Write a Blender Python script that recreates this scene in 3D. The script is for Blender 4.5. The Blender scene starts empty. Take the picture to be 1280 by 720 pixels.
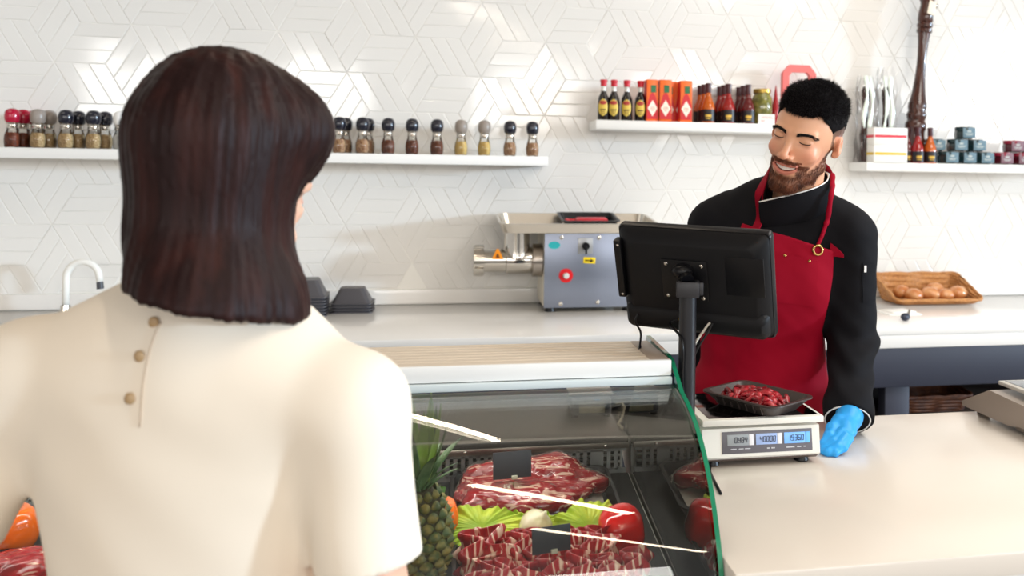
import bpy, bmesh, math, random
import numpy as np
from mathutils import Vector, Matrix, Euler

SC = bpy.context.scene
COL = SC.collection
PI = math.pi

# ---------------------------------------------------------------- camera, world, lights, exposure
cam_data = bpy.data.cameras.new('camera')
cam = bpy.data.objects.new('camera', cam_data)
COL.objects.link(cam)
CAM_YAW, CAM_ROLL = 0.198, 0.014
_F = Vector((math.sin(CAM_YAW), math.cos(CAM_YAW), 0))
_R0 = Vector((math.cos(CAM_YAW), -math.sin(CAM_YAW), 0))
_U0 = Vector((0, 0, 1))
_R = _R0 * math.cos(CAM_ROLL) + _U0 * math.sin(CAM_ROLL)
_U = _U0 * math.cos(CAM_ROLL) - _R0 * math.sin(CAM_ROLL)
cam.matrix_world = Matrix(((_R.x, _U.x, -_F.x, 0.0), (_R.y, _U.y, -_F.y, 0.0), (_R.z, _U.z, -_F.z, 1.55), (0, 0, 0, 1)))
cam_data.sensor_width = 36
cam_data.lens = 1090 / 1280 * 36
cam_data.shift_x = (640 - 770) / 1280
cam_data.shift_y = (215 - 360) / 1280
cam_data.clip_start = 0.02
cam_data.dof.use_dof = True
cam_data.dof.focus_distance = 1.9
cam_data.dof.aperture_fstop = 4.0
SC.camera = cam

world = bpy.data.worlds.new('daylight')
SC.world = world
world.use_nodes = True
wn = world.node_tree
wn.nodes['Background'].inputs[0].default_value = (1.0, 0.96, 0.905, 1)
wn.nodes['Background'].inputs[1].default_value = 0.64

def area(name, loc, target, sx, sy, power, color):
    d = bpy.data.lights.new(name, 'AREA')
    d.shape = 'RECTANGLE'; d.size = sx; d.size_y = sy
    d.energy = power; d.color = color
    o = bpy.data.objects.new(name, d); COL.objects.link(o)
    o.location = loc
    o.rotation_euler = (Vector(target) - Vector(loc)).to_track_quat('-Z', 'Y').to_euler()
    return o
# shop-front windows behind the camera, the big side window, ceiling tubes
for wx in (-4.4, -1.85, 1.49, 4.2, 8.8):
    area('window_daylight', (wx, -6.0, 2.72), (wx, 4, 2.4), 1.5, 1.0, 56, (1.0, 0.97, 0.93))
area('side_window_daylight', (5.6, 0.6, 2.3), (0.6, 3.0, 1.2), 1.2, 1.4, 45, (0.90, 0.96, 1.0))
sun_d = bpy.data.lights.new('side_daylight', 'SUN'); sun_d.energy = 1.9; sun_d.color = (0.60, 0.80, 1.0); sun_d.angle = math.radians(3.5)
sun = bpy.data.objects.new('side_daylight', sun_d); COL.objects.link(sun)
sun.rotation_euler = Vector((-0.92, 0.40, -0.09)).to_track_quat('-Z', 'Y').to_euler()
def tube_light(p, q, power, w=0.06):
    p = Vector(p); q = Vector(q)
    o = area('ceiling_tube', (p + q) / 2, (p + q) / 2 - Vector((0, 0, 1)), (q - p).length, w, power, (1.0, 0.84, 0.66))
    o.rotation_euler = (0, 0, math.atan2(q.y - p.y, q.x - p.x))
tube_light((0.13, 0.44, 3.0), (0.92, -0.88, 3.0), 11, .045)
tube_light((0.47, -1.24, 3.0), (1.98, -3.75, 3.0), 14, .05)
tube_light((-0.15, 3.25, 3.0), (0.22, 1.78, 3.0), 6, .02)
area('added_downlight', (2.5, 1.35, 3.15), (2.5, 1.35, 0), 1.5, 1.5, 58, (1.0, 0.95, 0.88))  # three unseen soft downlights, added to brighten the counters
area('added_downlight', (1.9, 3.1, 3.15), (1.9, 3.3, 0), 1.6, 0.8, 9, (1.0, 0.95, 0.88))
area('added_downlight', (-2.4, 2.9, 3.15), (-2.2, 3.3, 0), 1.6, 0.8, 9, (1.0, 0.95, 0.88))
area('case_fill_light', (-0.65, 1.68, 1.166), (-0.65, 1.66, 0), 2.0, 0.03, 4.2, (1.0, 0.95, 0.9))  # unseen strip light added under the case top to brighten the food

SC.view_settings.view_transform = 'Standard'
SC.view_settings.look = 'None'
SC.view_settings.gamma = 1.0
SC.view_settings.use_curve_mapping = False
SC.view_settings.exposure = 0.0
SC.cycles.max_bounces = 10
SC.cycles.transparent_max_bounces = 24
SC.cycles.sample_clamp_indirect = 6.0
SC.cycles.caustics_reflective = False
SC.cycles.caustics_refractive = False

# ---------------------------------------------------------------- material helper
def lin(c):
    """sRGB 0-255 triple to linear"""
    r = []
    for v in c[:3]:
        v = v / 255.0
        r.append(v / 12.92 if v <= 0.04045 else ((v + 0.055) / 1.055) ** 2.4)
    return (r[0], r[1], r[2], 1.0)

def mat(name, col, rough=0.5, metal=0.0, spec=0.5, noise=None, bump=None, stretch=(1, 1, 1), coat=0.0, sss=0.0,
        sheen=0.0, emit=0.0, trans=0.0, alpha=1.0, ior=1.45, attr=None, wave=None):
    """col: sRGB 0-255.  noise=(second colour, scale, low, high[, detail]); bump=(scale, strength, distance)"""
    m = bpy.data.materials.new(name); m.use_nodes = True
    nt = m.node_tree; N = nt.nodes; L = nt.links
    b = N['Principled BSDF']
    b.inputs['Base Color'].default_value = lin(col)
    b.inputs['Roughness'].default_value = rough
    b.inputs['Metallic'].default_value = metal
    b.inputs['Specular IOR Level'].default_value = spec
    b.inputs['Coat Weight'].default_value = coat
    b.inputs['Coat Roughness'].default_value = 0.08
    b.inputs['IOR'].default_value = ior
    b.inputs['Transmission Weight'].default_value = trans
    b.inputs['Alpha'].default_value = alpha
    if sss:
        b.inputs['Subsurface Weight'].default_value = sss
        b.inputs['Subsurface Radius'].default_value = (0.012, 0.005, 0.003)
        b.inputs['Subsurface Scale'].default_value = 0.6
    if sheen: b.inputs['Sheen Weight'].default_value = sheen
    if emit:
        b.inputs['Emission Color'].default_value = lin(col); b.inputs['Emission Strength'].default_value = emit
    tc = N.new('ShaderNodeTexCoord'); mp = N.new('ShaderNodeMapping')
    mp.inputs['Scale'].default_value = stretch
    L.new(tc.outputs['Object'], mp.inputs['Vector'])
    src = None
    if attr:
        a = N.new('ShaderNodeAttribute'); a.attribute_name = attr; src = a.outputs['Color']
    if noise:
        n = N.new('ShaderNodeTexNoise'); n.inputs['Scale'].default_value = noise[1]
        n.inputs['Detail'].default_value = noise[4] if len(noise) > 4 else 4
        L.new(mp.outputs[0], n.inputs['Vector'])
        r = N.new('ShaderNodeMapRange'); r.inputs['From Min'].default_value = noise[2]; r.inputs['From Max'].default_value = noise[3]
        L.new(n.outputs['Fac'], r.inputs['Value'])
        mx = N.new('ShaderNodeMix'); mx.data_type = 'RGBA'
        mx.inputs[6].default_value = lin(col); mx.inputs[7].default_value = lin(noise[0])
        if src: L.new(src, mx.inputs[6])
        L.new(r.outputs[0], mx.inputs[0]); src = mx.outputs[2]
    if src: L.new(src, b.inputs['Base Color'])
    if bump:
        n = N.new('ShaderNodeTexNoise'); n.inputs['Scale'].default_value = bump[0]; n.inputs['Detail'].default_value = 4
        L.new(mp.outputs[0], n.inputs['Vector'])
        bp = N.new('ShaderNodeBump'); bp.inputs['Strength'].default_value = bump[1]; bp.inputs['Distance'].default_value = bump[2]
        L.new(n.outputs['Fac'], bp.inputs['Height']); L.new(bp.outputs[0], b.inputs['Normal'])
    return m

def thin_glass(name, tint=(255, 255, 255), rough=0.0, boost=1.0, base=0.0):
    """a pane seen straight through, with a Fresnel mirror on it"""
    m = bpy.data.materials.new(name); m.use_nodes = True
    nt = m.node_tree; N = nt.nodes; L = nt.links
    N.remove(N['Principled BSDF']); out = N['Material Output']
    t = N.new('ShaderNodeBsdfTransparent'); t.inputs[0].default_value = lin(tint)
    g = N.new('ShaderNodeBsdfGlossy'); g.inputs['Roughness'].default_value = rough
    f = N.new('ShaderNodeFresnel'); f.inputs['IOR'].default_value = 1.5
    mu = N.new('ShaderNodeMath'); mu.operation = 'MULTIPLY_ADD'; mu.use_clamp = True
    mu.inputs[1].default_value = boost; mu.inputs[2].default_value = base
    mx = N.new('ShaderNodeMixShader')
    L.new(f.outputs[0], mu.inputs[0]); L.new(mu.outputs[0], mx.inputs[0])
    L.new(t.outputs[0], mx.inputs[1]); L.new(g.outputs[0], mx.inputs[2]); L.new(mx.outputs[0], out.inputs['Surface'])
    return m

# ---------------------------------------------------------------- mesh builder
class B:
    """collects shapes and links them as ONE mesh object"""
    def __init__(self):
        self.V = []; self.F = []; self.MI = []; self.mi = 0; self.n = 0; self.col = []
    def add(self, verts, faces, M=None, mi=None):
        v = np.asarray(verts, float).reshape(-1, 3)
        if M is not None:
            A = np.array(M); v = v @ A[:3, :3].T + A[:3, 3]
        o = self.n
        self.V.append(v); self.n += len(v)
        self.F.extend([tuple(int(i) + o for i in f) for f in faces])
        self.MI.extend([self.mi if mi is None else mi] * len(faces))
        return self
    def box(self, c, s, bev=0.0, M=None, seg=2, rot=None):
        bm = bmesh.new(); bmesh.ops.create_cube(bm, size=1)
        bmesh.ops.scale(bm, vec=s, verts=bm.verts)
        if bev > 0:
            bmesh.ops.bevel(bm, geom=bm.edges[:], offset=min(bev, min(s) * 0.49), segments=seg, affect='EDGES', profile=0.5)
        T = Matrix.Translation(c)
        if rot is not None: T = T @ Euler(rot).to_matrix().to_4x4()
        if M is not None: T = Matrix(M) @ T
        bm.verts.index_update()
        self.add([v.co[:] for v in bm.verts], [[v.index for v in f.verts] for f in bm.faces], T); bm.free()
        return self
    def tube(self, pts, r, seg=10, closed=False, caps=True, flat=None, up=None):
        """round (or flat=(w ratio, t ratio)) tube along points; r number or list"""
        P = [Vector(p) for p in pts]; n = len(P)
        rs = list(r) if hasattr(r, '__len__') else [r] * n
        verts = []; faces = []
        prev = None
        for i in range(n):
            if closed: t = P[(i + 1) % n] - P[i - 1]
            else: t = P[min(i + 1, n - 1)] - P[max(i - 1, 0)]
            if t.length < 1e-9: t = Vector((0, 0, 1))
            t.normalize()
            if up is not None: a = Vector(up)
            elif prev is None: a = Vector((0, 0, 1)) if abs(t.z) < 0.9 else Vector((1, 0, 0))
            else: a = prev
            u = (a - t * a.dot(t))
            if u.length < 1e-6: u = t.orthogonal()
            u.normalize(); prev = u; w = t.cross(u)
            ku, kw = flat if flat else (1, 1)
            for k in range(seg):
                q = 2 * PI * k / seg
                verts.append((P[i] + u * math.cos(q) * rs[i] * ku + w * math.sin(q) * rs[i] * kw)[:])
        m = n if closed else n - 1
        for i in range(m):
            for k in range(seg):
                a_ = i * seg + k; b_ = i * seg + (k + 1) % seg; j = ((i + 1) % n) * seg
                faces.append((a_, b_, j + (k + 1) % seg, j + k))
        if caps and not closed:
            faces.append(tuple(range(seg))[::-1]); faces.append(tuple((n - 1) * seg + k for k in range(seg)))
        return self.add(verts, faces)
    def cyl(self, p0, p1, r0, r1=None, seg=20):
        return self.tube([p0, p1], [r0, r0 if r1 is None else r1], seg)
    def lathe(self, prof, c=(0, 0, 0), seg=24, M=None, lobes=None):
        """prof: (r, z) from bottom to top, ends closed"""
        verts = []; faces = []; n = len(prof)
        for r, z in prof:
            for k in range(seg):
                q = 2 * PI * k / seg
                rr = r * (1 + (lobes[1] * math.cos(lobes[0] * q) if lobes else 0))
                verts.append((c[0] + rr * math.cos(q), c[1] + rr * math.sin(q), c[2] + z))
        for i in range(n - 1):
            for k in range(seg):
                faces.append((i * seg + k, i * seg + (k + 1) % seg, (i + 1) * seg + (k + 1) % seg, (i + 1) * seg + k))
        faces.append(tuple(range(seg))[::-1]); faces.append(tuple((n - 1) * seg + k for k in range(seg)))
        return self.add(verts, faces, M)
    def prism(self, poly, h0, h1, axis='z', M=None):
        """closed polygon (list of 2-d points) extruded along an axis; axis x: poly=(y,z), y: poly=(x,z), z: poly=(x,y)"""
        n = len(poly)
        def p3(p, h):
            return {'x': (h, p[0], p[1]), 'y': (p[0], h, p[1]), 'z': (p[0], p[1], h)}[axis]
        v = [p3(p, h0) for p in poly] + [p3(p, h1) for p in poly]
        f = [tuple(range(n)), tuple(range(2 * n - 1, n - 1, -1))]
        for i in range(n): f.append((i, i + n, (i + 1) % n + n, (i + 1) % n))
        return self.add(v, f, M)
    def grid(self, fn, nu, nv, cu=False, cv=False, M=None):
        """fn(u, v) -> point, u and v from 0 to 1"""
        mu = nu if cu else nu + 1; mv = nv if cv else nv + 1
        verts = [fn(i / nu, j / nv) for i in range(mu) for j in range(mv)]
        faces = []
        for i in range(nu):
            for j in range(nv):
                a = i * mv + j; b = ((i + 1) % mu) * mv + j; c = ((i + 1) % mu) * mv + (j + 1) % mv; d = i * mv + (j + 1) % mv
                faces.append((a, b, c, d))
        return self.add(verts, faces, M)
    def ball(self, c, r, nu=20, nv=12, M=None):
        rx, ry, rz = r if hasattr(r, '__len__') else (r, r, r)
        return self.grid(lambda u, v: (c[0] + rx * math.sin(PI * v) * math.cos(2 * PI * u), c[1] + ry * math.sin(PI * v) * math.sin(2 * PI * u), c[2] + rz * math.cos(PI * v)), nu, nv, cu=True, M=M)

ROOT_M = {}
def obj(name, b, mats, parent=None, sharp=40, world=False, colors=None, fixn=True):
    """link a builder's shapes as one mesh object; world=True: the shapes are in world space though the object has a parent"""
    V = np.concatenate(b.V) if b.V else np.zeros((0, 3))
    if world and parent is not None:
        A = np.array(ROOT_M[parent.name].inverted()); V = V @ A[:3, :3].T + A[:3, 3]
    me = bpy.data.meshes.new(name)
    me.from_pydata(V.tolist(), [], b.F)
    if not hasattr(mats, '__len__'): mats = [mats]
    for m in mats: me.materials.append(m)
    me.polygons.foreach_set('material_index', b.MI)
    if fixn:
        bm = bmesh.new(); bm.from_mesh(me)
        bmesh.ops.remove_doubles(bm, verts=bm.verts, dist=1e-6)
        bmesh.ops.recalc_face_normals(bm, faces=bm.faces); bm.to_mesh(me); bm.free()
    me.shade_smooth()
    if sharp: me.set_sharp_from_angle(angle=math.radians(sharp))
    if colors is not None:
        at = me.color_attributes.new('Col', 'FLOAT_COLOR', 'POINT')
        at.data.foreach_set('color', np.asarray(colors, np.float32).ravel())
    me.update()
    o = bpy.data.objects.new(name, me); COL.objects.link(o)
    if parent is not None: o.parent = parent
    return o
def tag(o, label, cat, group=None, kind=None):
    o['label'] = label; o['category'] = cat
    if group: o['group'] = group
    if kind: o['kind'] = kind
    return o
def thing(name, label, cat, loc=(0, 0, 0), rotz=0.0, group=None):
    o = bpy.data.objects.new(name, None); COL.objects.link(o)
    o.empty_display_size = 0.05
    o.location = loc; o.rotation_euler = (0, 0, rotz)
    ROOT_M[o.name] = Matrix.Translation(loc) @ Matrix.Rotation(rotz, 4, 'Z')
    return tag(o, label, cat, group)
def struct(name, b, mats, label=None, parent=None, **k):
    o = obj(name, b, mats, parent, **k)
    if parent is None:
        o['kind'] = 'structure'
        if label: o['label'] = label
    return o
def copy_tree(root, loc, rotz, label, group=None):
    r = root.copy(); COL.objects.link(r); r.location = loc; r.rotation_euler = (0, 0, rotz); r['label'] = label
    if group: r['group'] = group
    for ch in list(root.children):
        c = ch.copy(); COL.objects.link(c); c.parent = r
        for g in list(ch.children):
            d = g.copy(); COL.objects.link(d); d.parent = c
    return r

# ---------------------------------------------------------------- distance-field surfaces (bodies, clothes, food)
def v_(x): return np.array(x, float)
def ell(P, c, r, rot=None):
    p = P - v_(c)
    if rot is not None: p = p @ np.array(Euler(rot).to_matrix())
    r = v_(r); k0 = np.linalg.norm(p / r, axis=1); k1 = np.linalg.norm(p / (r * r), axis=1) + 1e-9
    return k0 * (k0 - 1) / k1
def cap(P, a, b, ra, rb):
    a = v_(a); b = v_(b); d = b - a
    h = np.clip((P - a) @ d / max(d @ d, 1e-12), 0, 1)
    return np.linalg.norm(P - a - h[:, None] * d, axis=1) - (ra + (rb - ra) * h)
def chain(P, pts, rs, k=0.01):
    d = None
    for i in range(len(pts) - 1):
        e = cap(P, pts[i], pts[i + 1], rs[i], rs[i + 1])
        d = e if d is None else smin(d, e, k)
    return d
def smin(a, b, k):
    h = np.clip(0.5 + 0.5 * (b - a) / k, 0, 1)
    return b + (a - b) * h - k * h * (1 - h)
def smax(a, b, k): return -smin(-a, -b, k)
def surface(fn, lo, hi, h, project=2):
    """naive surface nets: the zero surface of fn as vertices and quads"""
    if hi is None: ax = [v_(a) for a in lo]; n = np.array([len(a) for a in ax])   # uneven grid lines given
    else:
        lo = v_(lo); hi = v_(hi); n = np.ceil((hi - lo) / h).astype(int) + 1
        ax = [lo[i] + h * np.arange(n[i]) for i in range(3)]
    val = np.empty(n)
    YY, ZZ = np.meshgrid(ax[1], ax[2], indexing='ij')
    step = max(1, int(400000 / (n[1] * n[2])))
    for i in range(0, n[0], step):
        xs = ax[0][i:i + step]
        P = np.stack([np.repeat(xs, n[1] * n[2]), np.tile(YY.ravel(), len(xs)), np.tile(ZZ.ravel(), len(xs))], 1)
        val[i:i + step] = fn(P).reshape(len(xs), n[1], n[2])
    s = val < 0
    c8 = [(i, j, k) for i in (0, 1) for j in (0, 1) for k in (0, 1)]
    m = n - 1
    cnt = sum(s[i:i + m[0], j:j + m[1], k:k + m[2]].astype(int) for i, j, k in c8)
    act = (cnt > 0) & (cnt < 8)
    idx = -np.ones(m, int); cells = np.argwhere(act); idx[act] = np.arange(len(cells))
    acc = np.zeros((len(cells), 3)); num = np.zeros(len(cells))
    for a in c8:
        for d in range(3):
            if a[d]: continue
            b = list(a); b[d] = 1
            ca = cells + v_(a).astype(int); cb = cells + v_(b).astype(int)
            va = val[ca[:, 0], ca[:, 1], ca[:, 2]]; vb = val[cb[:, 0], cb[:, 1], cb[:, 2]]
            cr = (va < 0) != (vb < 0)
            t = np.where(cr, va / np.where(cr, va - vb, 1), 0)
            acc += np.where(cr[:, None], ca + t[:, None] * (cb - ca), 0); num += cr
    V = acc / num[:, None]
    V = np.stack([np.interp(V[:, i], np.arange(n[i]), ax[i]) for i in range(3)], 1)
    F = []
    for d in range(3):
        e1, e2 = (d + 1) % 3, (d + 2) % 3
        sl = [slice(None)] * 3; sl[d] = slice(0, n[d] - 1); a = s[tuple(sl)]
        sl[d] = slice(1, n[d]); b = s[tuple(sl)]
        E = np.argwhere(a != b)
        E = E[(E[:, e1] > 0) & (E[:, e2] > 0) & (E[:, e1] < n[e1] - 1) & (E[:, e2] < n[e2] - 1)]
        o1 = np.zeros(3, int); o1[e1] = 1; o2 = np.zeros(3, int); o2[e2] = 1
        q = [idx[tuple((E - x).T)] for x in (o1 + o2, o2, np.zeros(3, int), o1)]
        Q = np.stack(q, 1); fl = b[tuple(E.T)]
        Q[fl] = Q[fl][:, ::-1]
        F.append(Q)
    F = np.concatenate(F)
    for _ in range(project):
        d0 = fn(V); e = h * 0.05; g = np.stack([fn(V + e * np.eye(3)[i]) - d0 for i in range(3)], 1) / e
        g2 = (g * g).sum(1) + 1e-6
        V = V - np.clip(d0 / g2, -h * 0.5, h * 0.5)[:, None] * g
    return V, F
def sdf_b(fn, lo, hi, h, project=2):
    b = B(); V, F = surface(fn, lo, hi, h, project); b.add(V, F.tolist()); return b
def wob(P, f, seed=0):
    """cheap smooth noise in -1..1"""
    r = np.random.RandomState(seed); s = 0
    for i in range(4):
        k = r.normal(size=3) * f * (1 + 0.5 * i); s = s + np.sin(P @ k + r.uniform(0, 6.28)) / (1 + 0.4 * i)
    return s / 2.4
def lines(lo, hi, h, fine=None, hf=None):
    """grid lines from lo to hi, step h, but step hf inside the interval fine"""
    if fine is None: return np.arange(lo, hi + h, h)
    return np.concatenate([np.arange(lo, fine[0], h), np.arange(fine[0], fine[1], hf), np.arange(fine[1], hi + h, h)])
def sstep(x, a, b):
    t = np.clip((x - a) / (b - a), 0, 1); return t * t * (3 - 2 * t)
def near(P, fn, lo, hi, far=0.05):
    """fn where P lies in the box lo..hi, elsewhere a rough distance to that box"""
    q = np.maximum(v_(lo) - P, P - v_(hi)); out = np.linalg.norm(np.maximum(q, 0), axis=1) + far
    m = (q < 0).all(1)
    if m.any(): out[m] = fn(P[m])
    return out
def poly_d(x, y, poly):
    """signed distance to a closed polygon in 2-d (negative inside)"""
    d = np.full(len(x), 1e9); s = np.ones(len(x)); n = len(poly)
    for i in range(n):
        ax_, ay = poly[i]; bx, by = poly[i - 1]
        ex, ey = bx - ax_, by - ay; wx, wy = x - ax_, y - ay
        t = np.clip((wx * ex + wy * ey) / (ex * ex + ey * ey), 0, 1)
        d = np.minimum(d, (wx - ex * t) ** 2 + (wy - ey * t) ** 2)
        c1 = y >= ay; c2 = y < by; c3 = ex * wy > ey * wx
        s = np.where((c1 & c2 & c3) | (~c1 & ~c2 & ~c3), -s, s)
    return s * np.sqrt(d)
def snap(fn, P, off=0.0, it=6):
    """move points onto the surface fn = off"""
    P = np.array(P, float); e = 1e-4
    for _ in range(it):
        d = fn(P); g = np.stack([fn(P + e * np.eye(3)[i]) - d for i in range(3)], 1) / e
        P = P - ((d - off) / ((g * g).sum(1) + 1e-6))[:, None] * g
    return P
def spline(P, n=6):
    P = [Vector(p) for p in P]; out = []
    for i in range(len(P) - 1):
        p0, p1, p2, p3 = P[max(i - 1, 0)], P[i], P[i + 1], P[min(i + 2, len(P) - 1)]
        for k in range(n):
            s = k / n; out.append(0.5 * ((2 * p1) + (p2 - p0) * s + (2 * p0 - 5 * p1 + 4 * p2 - p3) * s * s + (3 * p1 - p0 - 3 * p2 + p3) * s ** 3))
    return [tuple(q) for q in out] + [tuple(P[-1])]
def blades(b, roots, dirs, lens, width, rs):
    """fine tapering hairs: a three-sided spike with one bend each"""
    n = len(roots); d = dirs / (np.linalg.norm(dirs, axis=1)[:, None] + 1e-9)
    u = np.cross(d, rs.normal(size=(n, 3))); u /= np.linalg.norm(u, axis=1)[:, None] + 1e-9; w = np.cross(d, u)
    L = lens[:, None]; V = np.empty((n, 7, 3))
    for k in range(3):
        a = 2 * PI * k / 3; o = (u * math.cos(a) + w * math.sin(a)) * width
        V[:, k] = roots + o; V[:, 3 + k] = roots + d * L * .55 + o * .7
    V[:, 6] = roots + d * L + u * L * .12
    F = []
    for k in range(3): F += [(k, (k + 1) % 3, 3 + (k + 1) % 3, 3 + k), (3 + k, 3 + (k + 1) % 3, 6)]
    o0 = b.n; b.V.append(V.reshape(-1, 3)); b.n += 7 * n
    for i in range(n): b.F += [tuple(x + o0 + 7 * i for x in f) for f in F]
    b.MI += [b.mi] * (6 * n)
    return b
# ================================================================ materials
random.seed(7)
M_tile = mat('glazed_tile', (234, 232, 228), rough=0.09, spec=0.5, coat=0.3)
M_grout = mat('tile_grout', (240, 238, 232), rough=0.45)
M_paint = mat('white_paint', (236, 235, 232), rough=0.55)
M_shelf = mat('white_laminate', (240, 240, 238), rough=0.35)
M_solid = mat('white_solid_surface', (238, 236, 233), rough=0.16, spec=0.5)
M_floor = mat('floor_tile', (170, 163, 155), rough=0.35, noise=((150, 143, 135), 6, .3, .7))
M_ceil = mat('ceiling_paint', (205, 200, 192), rough=0.9)
M_navy = mat('navy_panel', (44, 47, 62), rough=0.5)
M_navy2 = mat('navy_frame', (62, 65, 80), rough=0.5)
M_steel = mat('brushed_steel', (176, 168, 160), rough=0.28, metal=1.0, stretch=(1, 40, 40), bump=(30, .05, .001))
M_steel_b = mat('blue_grey_steel', (150, 158, 176), rough=0.33, metal=0.85, stretch=(1, 40, 40), bump=(30, .04, .001))
M_chrome = mat('polished_steel', (205, 200, 192), rough=0.12, metal=1.0)
M_black = mat('black_plastic', (12, 12, 16), rough=0.35, spec=.35)
M_blackm = mat('matt_black_plastic', (11, 11, 15), rough=0.5, spec=.3)
M_green = mat('green_glass_edge', (26, 128, 92), rough=0.15, coat=0.5)
M_glass = thin_glass('curved_front_glass', (252, 254, 252), boost=0.75)
M_glass_end = thin_glass('end_panel_glass', (226, 240, 232), boost=1.9, base=0.08)
M_film = thin_glass('cling_film', (255, 255, 255), rough=0.04, boost=0.55)
M_white = mat('white_plastic', (240, 239, 234), rough=0.35)
M_red = mat('red_plastic', (200, 20, 40), rough=0.35)

def meat_mat(name, stretch, fat=0.5, red=(150, 22, 30), dark=(86, 10, 18), cream=(226, 184, 164), scale=30):
    m = bpy.data.materials.new(name); m.use_nodes = True
    nt = m.node_tree; N = nt.nodes; L = nt.links; b = N['Principled BSDF']
    tc = N.new('ShaderNodeTexCoord'); mp = N.new('ShaderNodeMapping'); mp.inputs['Scale'].default_value = stretch
    L.new(tc.outputs['Object'], mp.inputs['Vector'])
    n = N.new('ShaderNodeTexNoise'); n.inputs['Scale'].default_value = scale; n.inputs['Detail'].default_value = 6
    n.inputs['Distortion'].default_value = 0.9
    L.new(mp.outputs[0], n.inputs['Vector'])
    r = N.new('ShaderNodeValToRGB'); e = r.color_ramp.elements
    e[0].position = 0.28; e[0].color = lin(dark); e[1].position = 0.5; e[1].color = lin(red)
    x = e.new(fat + 0.03); x.color = lin(red)
    x = e.new(fat + 0.075); x.color = lin(cream)
    x = e.new(fat + 0.14); x.color = lin(cream)
    x = e.new(min(0.98, fat + 0.19)); x.color = lin(red)
    L.new(n.outputs['Fac'], r.inputs[0]); L.new(r.outputs[0], b.inputs['Base Color'])
    bp = N.new('ShaderNodeBump'); bp.inputs['Strength'].default_value = 0.35; bp.inputs['Distance'].default_value = 0.004
    L.new(n.outputs['Fac'], bp.inputs['Height']); L.new(bp.outputs[0], b.inputs['Normal'])
    b.inputs['Roughness'].default_value = 0.25; b.inputs['Coat Weight'].default_value = 0.3
    b.inputs['Coat Roughness'].default_value = 0.12
    return m

# ================================================================ the setting
b = B(); b.box((1, 0.3, -0.02), (14, 8.2, 0.04)); struct('floor', b, M_floor, 'grey shop floor')
b = B(); b.box((-0.5, 0.3, 3.24), (11, 8.2, 0.08)); struct('ceiling', b, M_ceil, 'pale shop ceiling')
# tiled back wall: rhombille of glazed strips, three strips to a rhombus
b = B(); b.box((0.7, 4.17, 1.6), (7.4, 0.1, 3.2)); b.mi = 1
rt = random.Random(3); LT = 0.2; TH = 0.866 * LT
def ptile(o, e1, e2, i):
    """strip i of the rhombus at o spanned by e1 (along the strips) and e2 (across)"""
    p = [o + e2 * (i / 3), o + e1 + e2 * (i / 3), o + e1 + e2 * ((i + 1) / 3), o + e2 * ((i + 1) / 3)]
    c = sum(p, Vector((0, 0))) / 4
    if not (-2.7 < c.x < 4.2 and 1.02 < c.y < 3.17): return
    tx, tz = rt.gauss(0, .006), rt.gauss(0, .006)
    vs = []
    for ins, dep in ((0.006, 0.0003), (0.014, 0.0016), (0.024, 0.0021)):
        for q in p:
            w = q + (c - q) * 0.0
            d = (c - q)
            # inset by a fixed distance measured along both strip directions
            a1 = e1.normalized(); a2 = e2.normalized()
            s1 = 1 if d.dot(a1) - d.dot(a2) * a1.dot(a2) > 0 else -1
            s2 = 1 if d.dot(a2) - d.dot(a1) * a1.dot(a2) > 0 else -1
            k = ins * 0.16
            w = q + a1 * s1 * k + a2 * s2 * k
            vs.append((w.x, 4.12 - dep - (w.x - c.x) * tx - (w.y - c.y) * tz, w.y))
    f = []
    for r_ in (0, 1):
        for j in range(4):
            f.append((r_ * 4 + j, r_ * 4 + (j + 1) % 4, r_ * 4 + 4 + (j + 1) % 4, r_ * 4 + 4 + j))
    f.append((8, 9, 10, 11))
    b.add(vs, f)
def d2(a): return Vector((math.cos(math.radians(a)), math.sin(math.radians(a)))) * LT
A0 = Vector((0.175, 1.985)); V1 = d2(0) + d2(60); V2 = d2(60) + d2(120)
for i in range(-14, 16):
    for j in range(-14, 16):
        o = A0 + V1 * i + V2 * j
        for (e1, e2) in ((d2(0), d2(60)), (d2(60), d2(120)), (d2(120), d2(180))):
            for s in range(3): ptile(o, e1, e2, s)
struct('wall_back', b, [M_grout, M_tile], 'white back wall with glazed rhombus tiles', sharp=3, fixn=False)
b = B(); b.box((0.6, 4.108, 0.965), (7, 0.022, 0.066), .003); struct('trim_1', b, M_solid, 'white upstand along the back counter')

# ================================================================ big counters
t = thing('back_counter', 'long white counter along the tiled wall behind the butcher', 'counter', (0.6, 3.68, 0))
b = B(); b.box((0.6, 3.68, 0.915), (7, 0.84, 0.03), .004); obj('worktop', b, M_solid, t, world=True)
b = B(); b.box((0.6, 3.68, 0.873), (7, 0.83, 0.054), .003); obj('front_rail', b, M_solid, t, world=True)
b = B(); b.box((0.6, 3.60, 0.765), (7, 0.66, 0.16), .003); obj('apron_panel', b, M_navy, t, world=True)
b = B(); b.box((0.6, 3.92, 0.34), (7, 0.04, 0.68)); obj('back_panel', b, M_navy2, t, world=True)
b = B(); b.box((0.6, 3.6, 0.53), (7, 0.62, 0.02)); obj('lower_shelf', b, mat('brown_shelf', (96, 84, 78), .5), t, world=True)
for px_ in (-2.6, -0.8, 1.0, 1.86, 3.6):
    b = B(); b.box((px_, 3.33, 0.342), (0.11, 0.06, 0.684), .004); obj('post', b, M_navy2, t, world=True)

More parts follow.
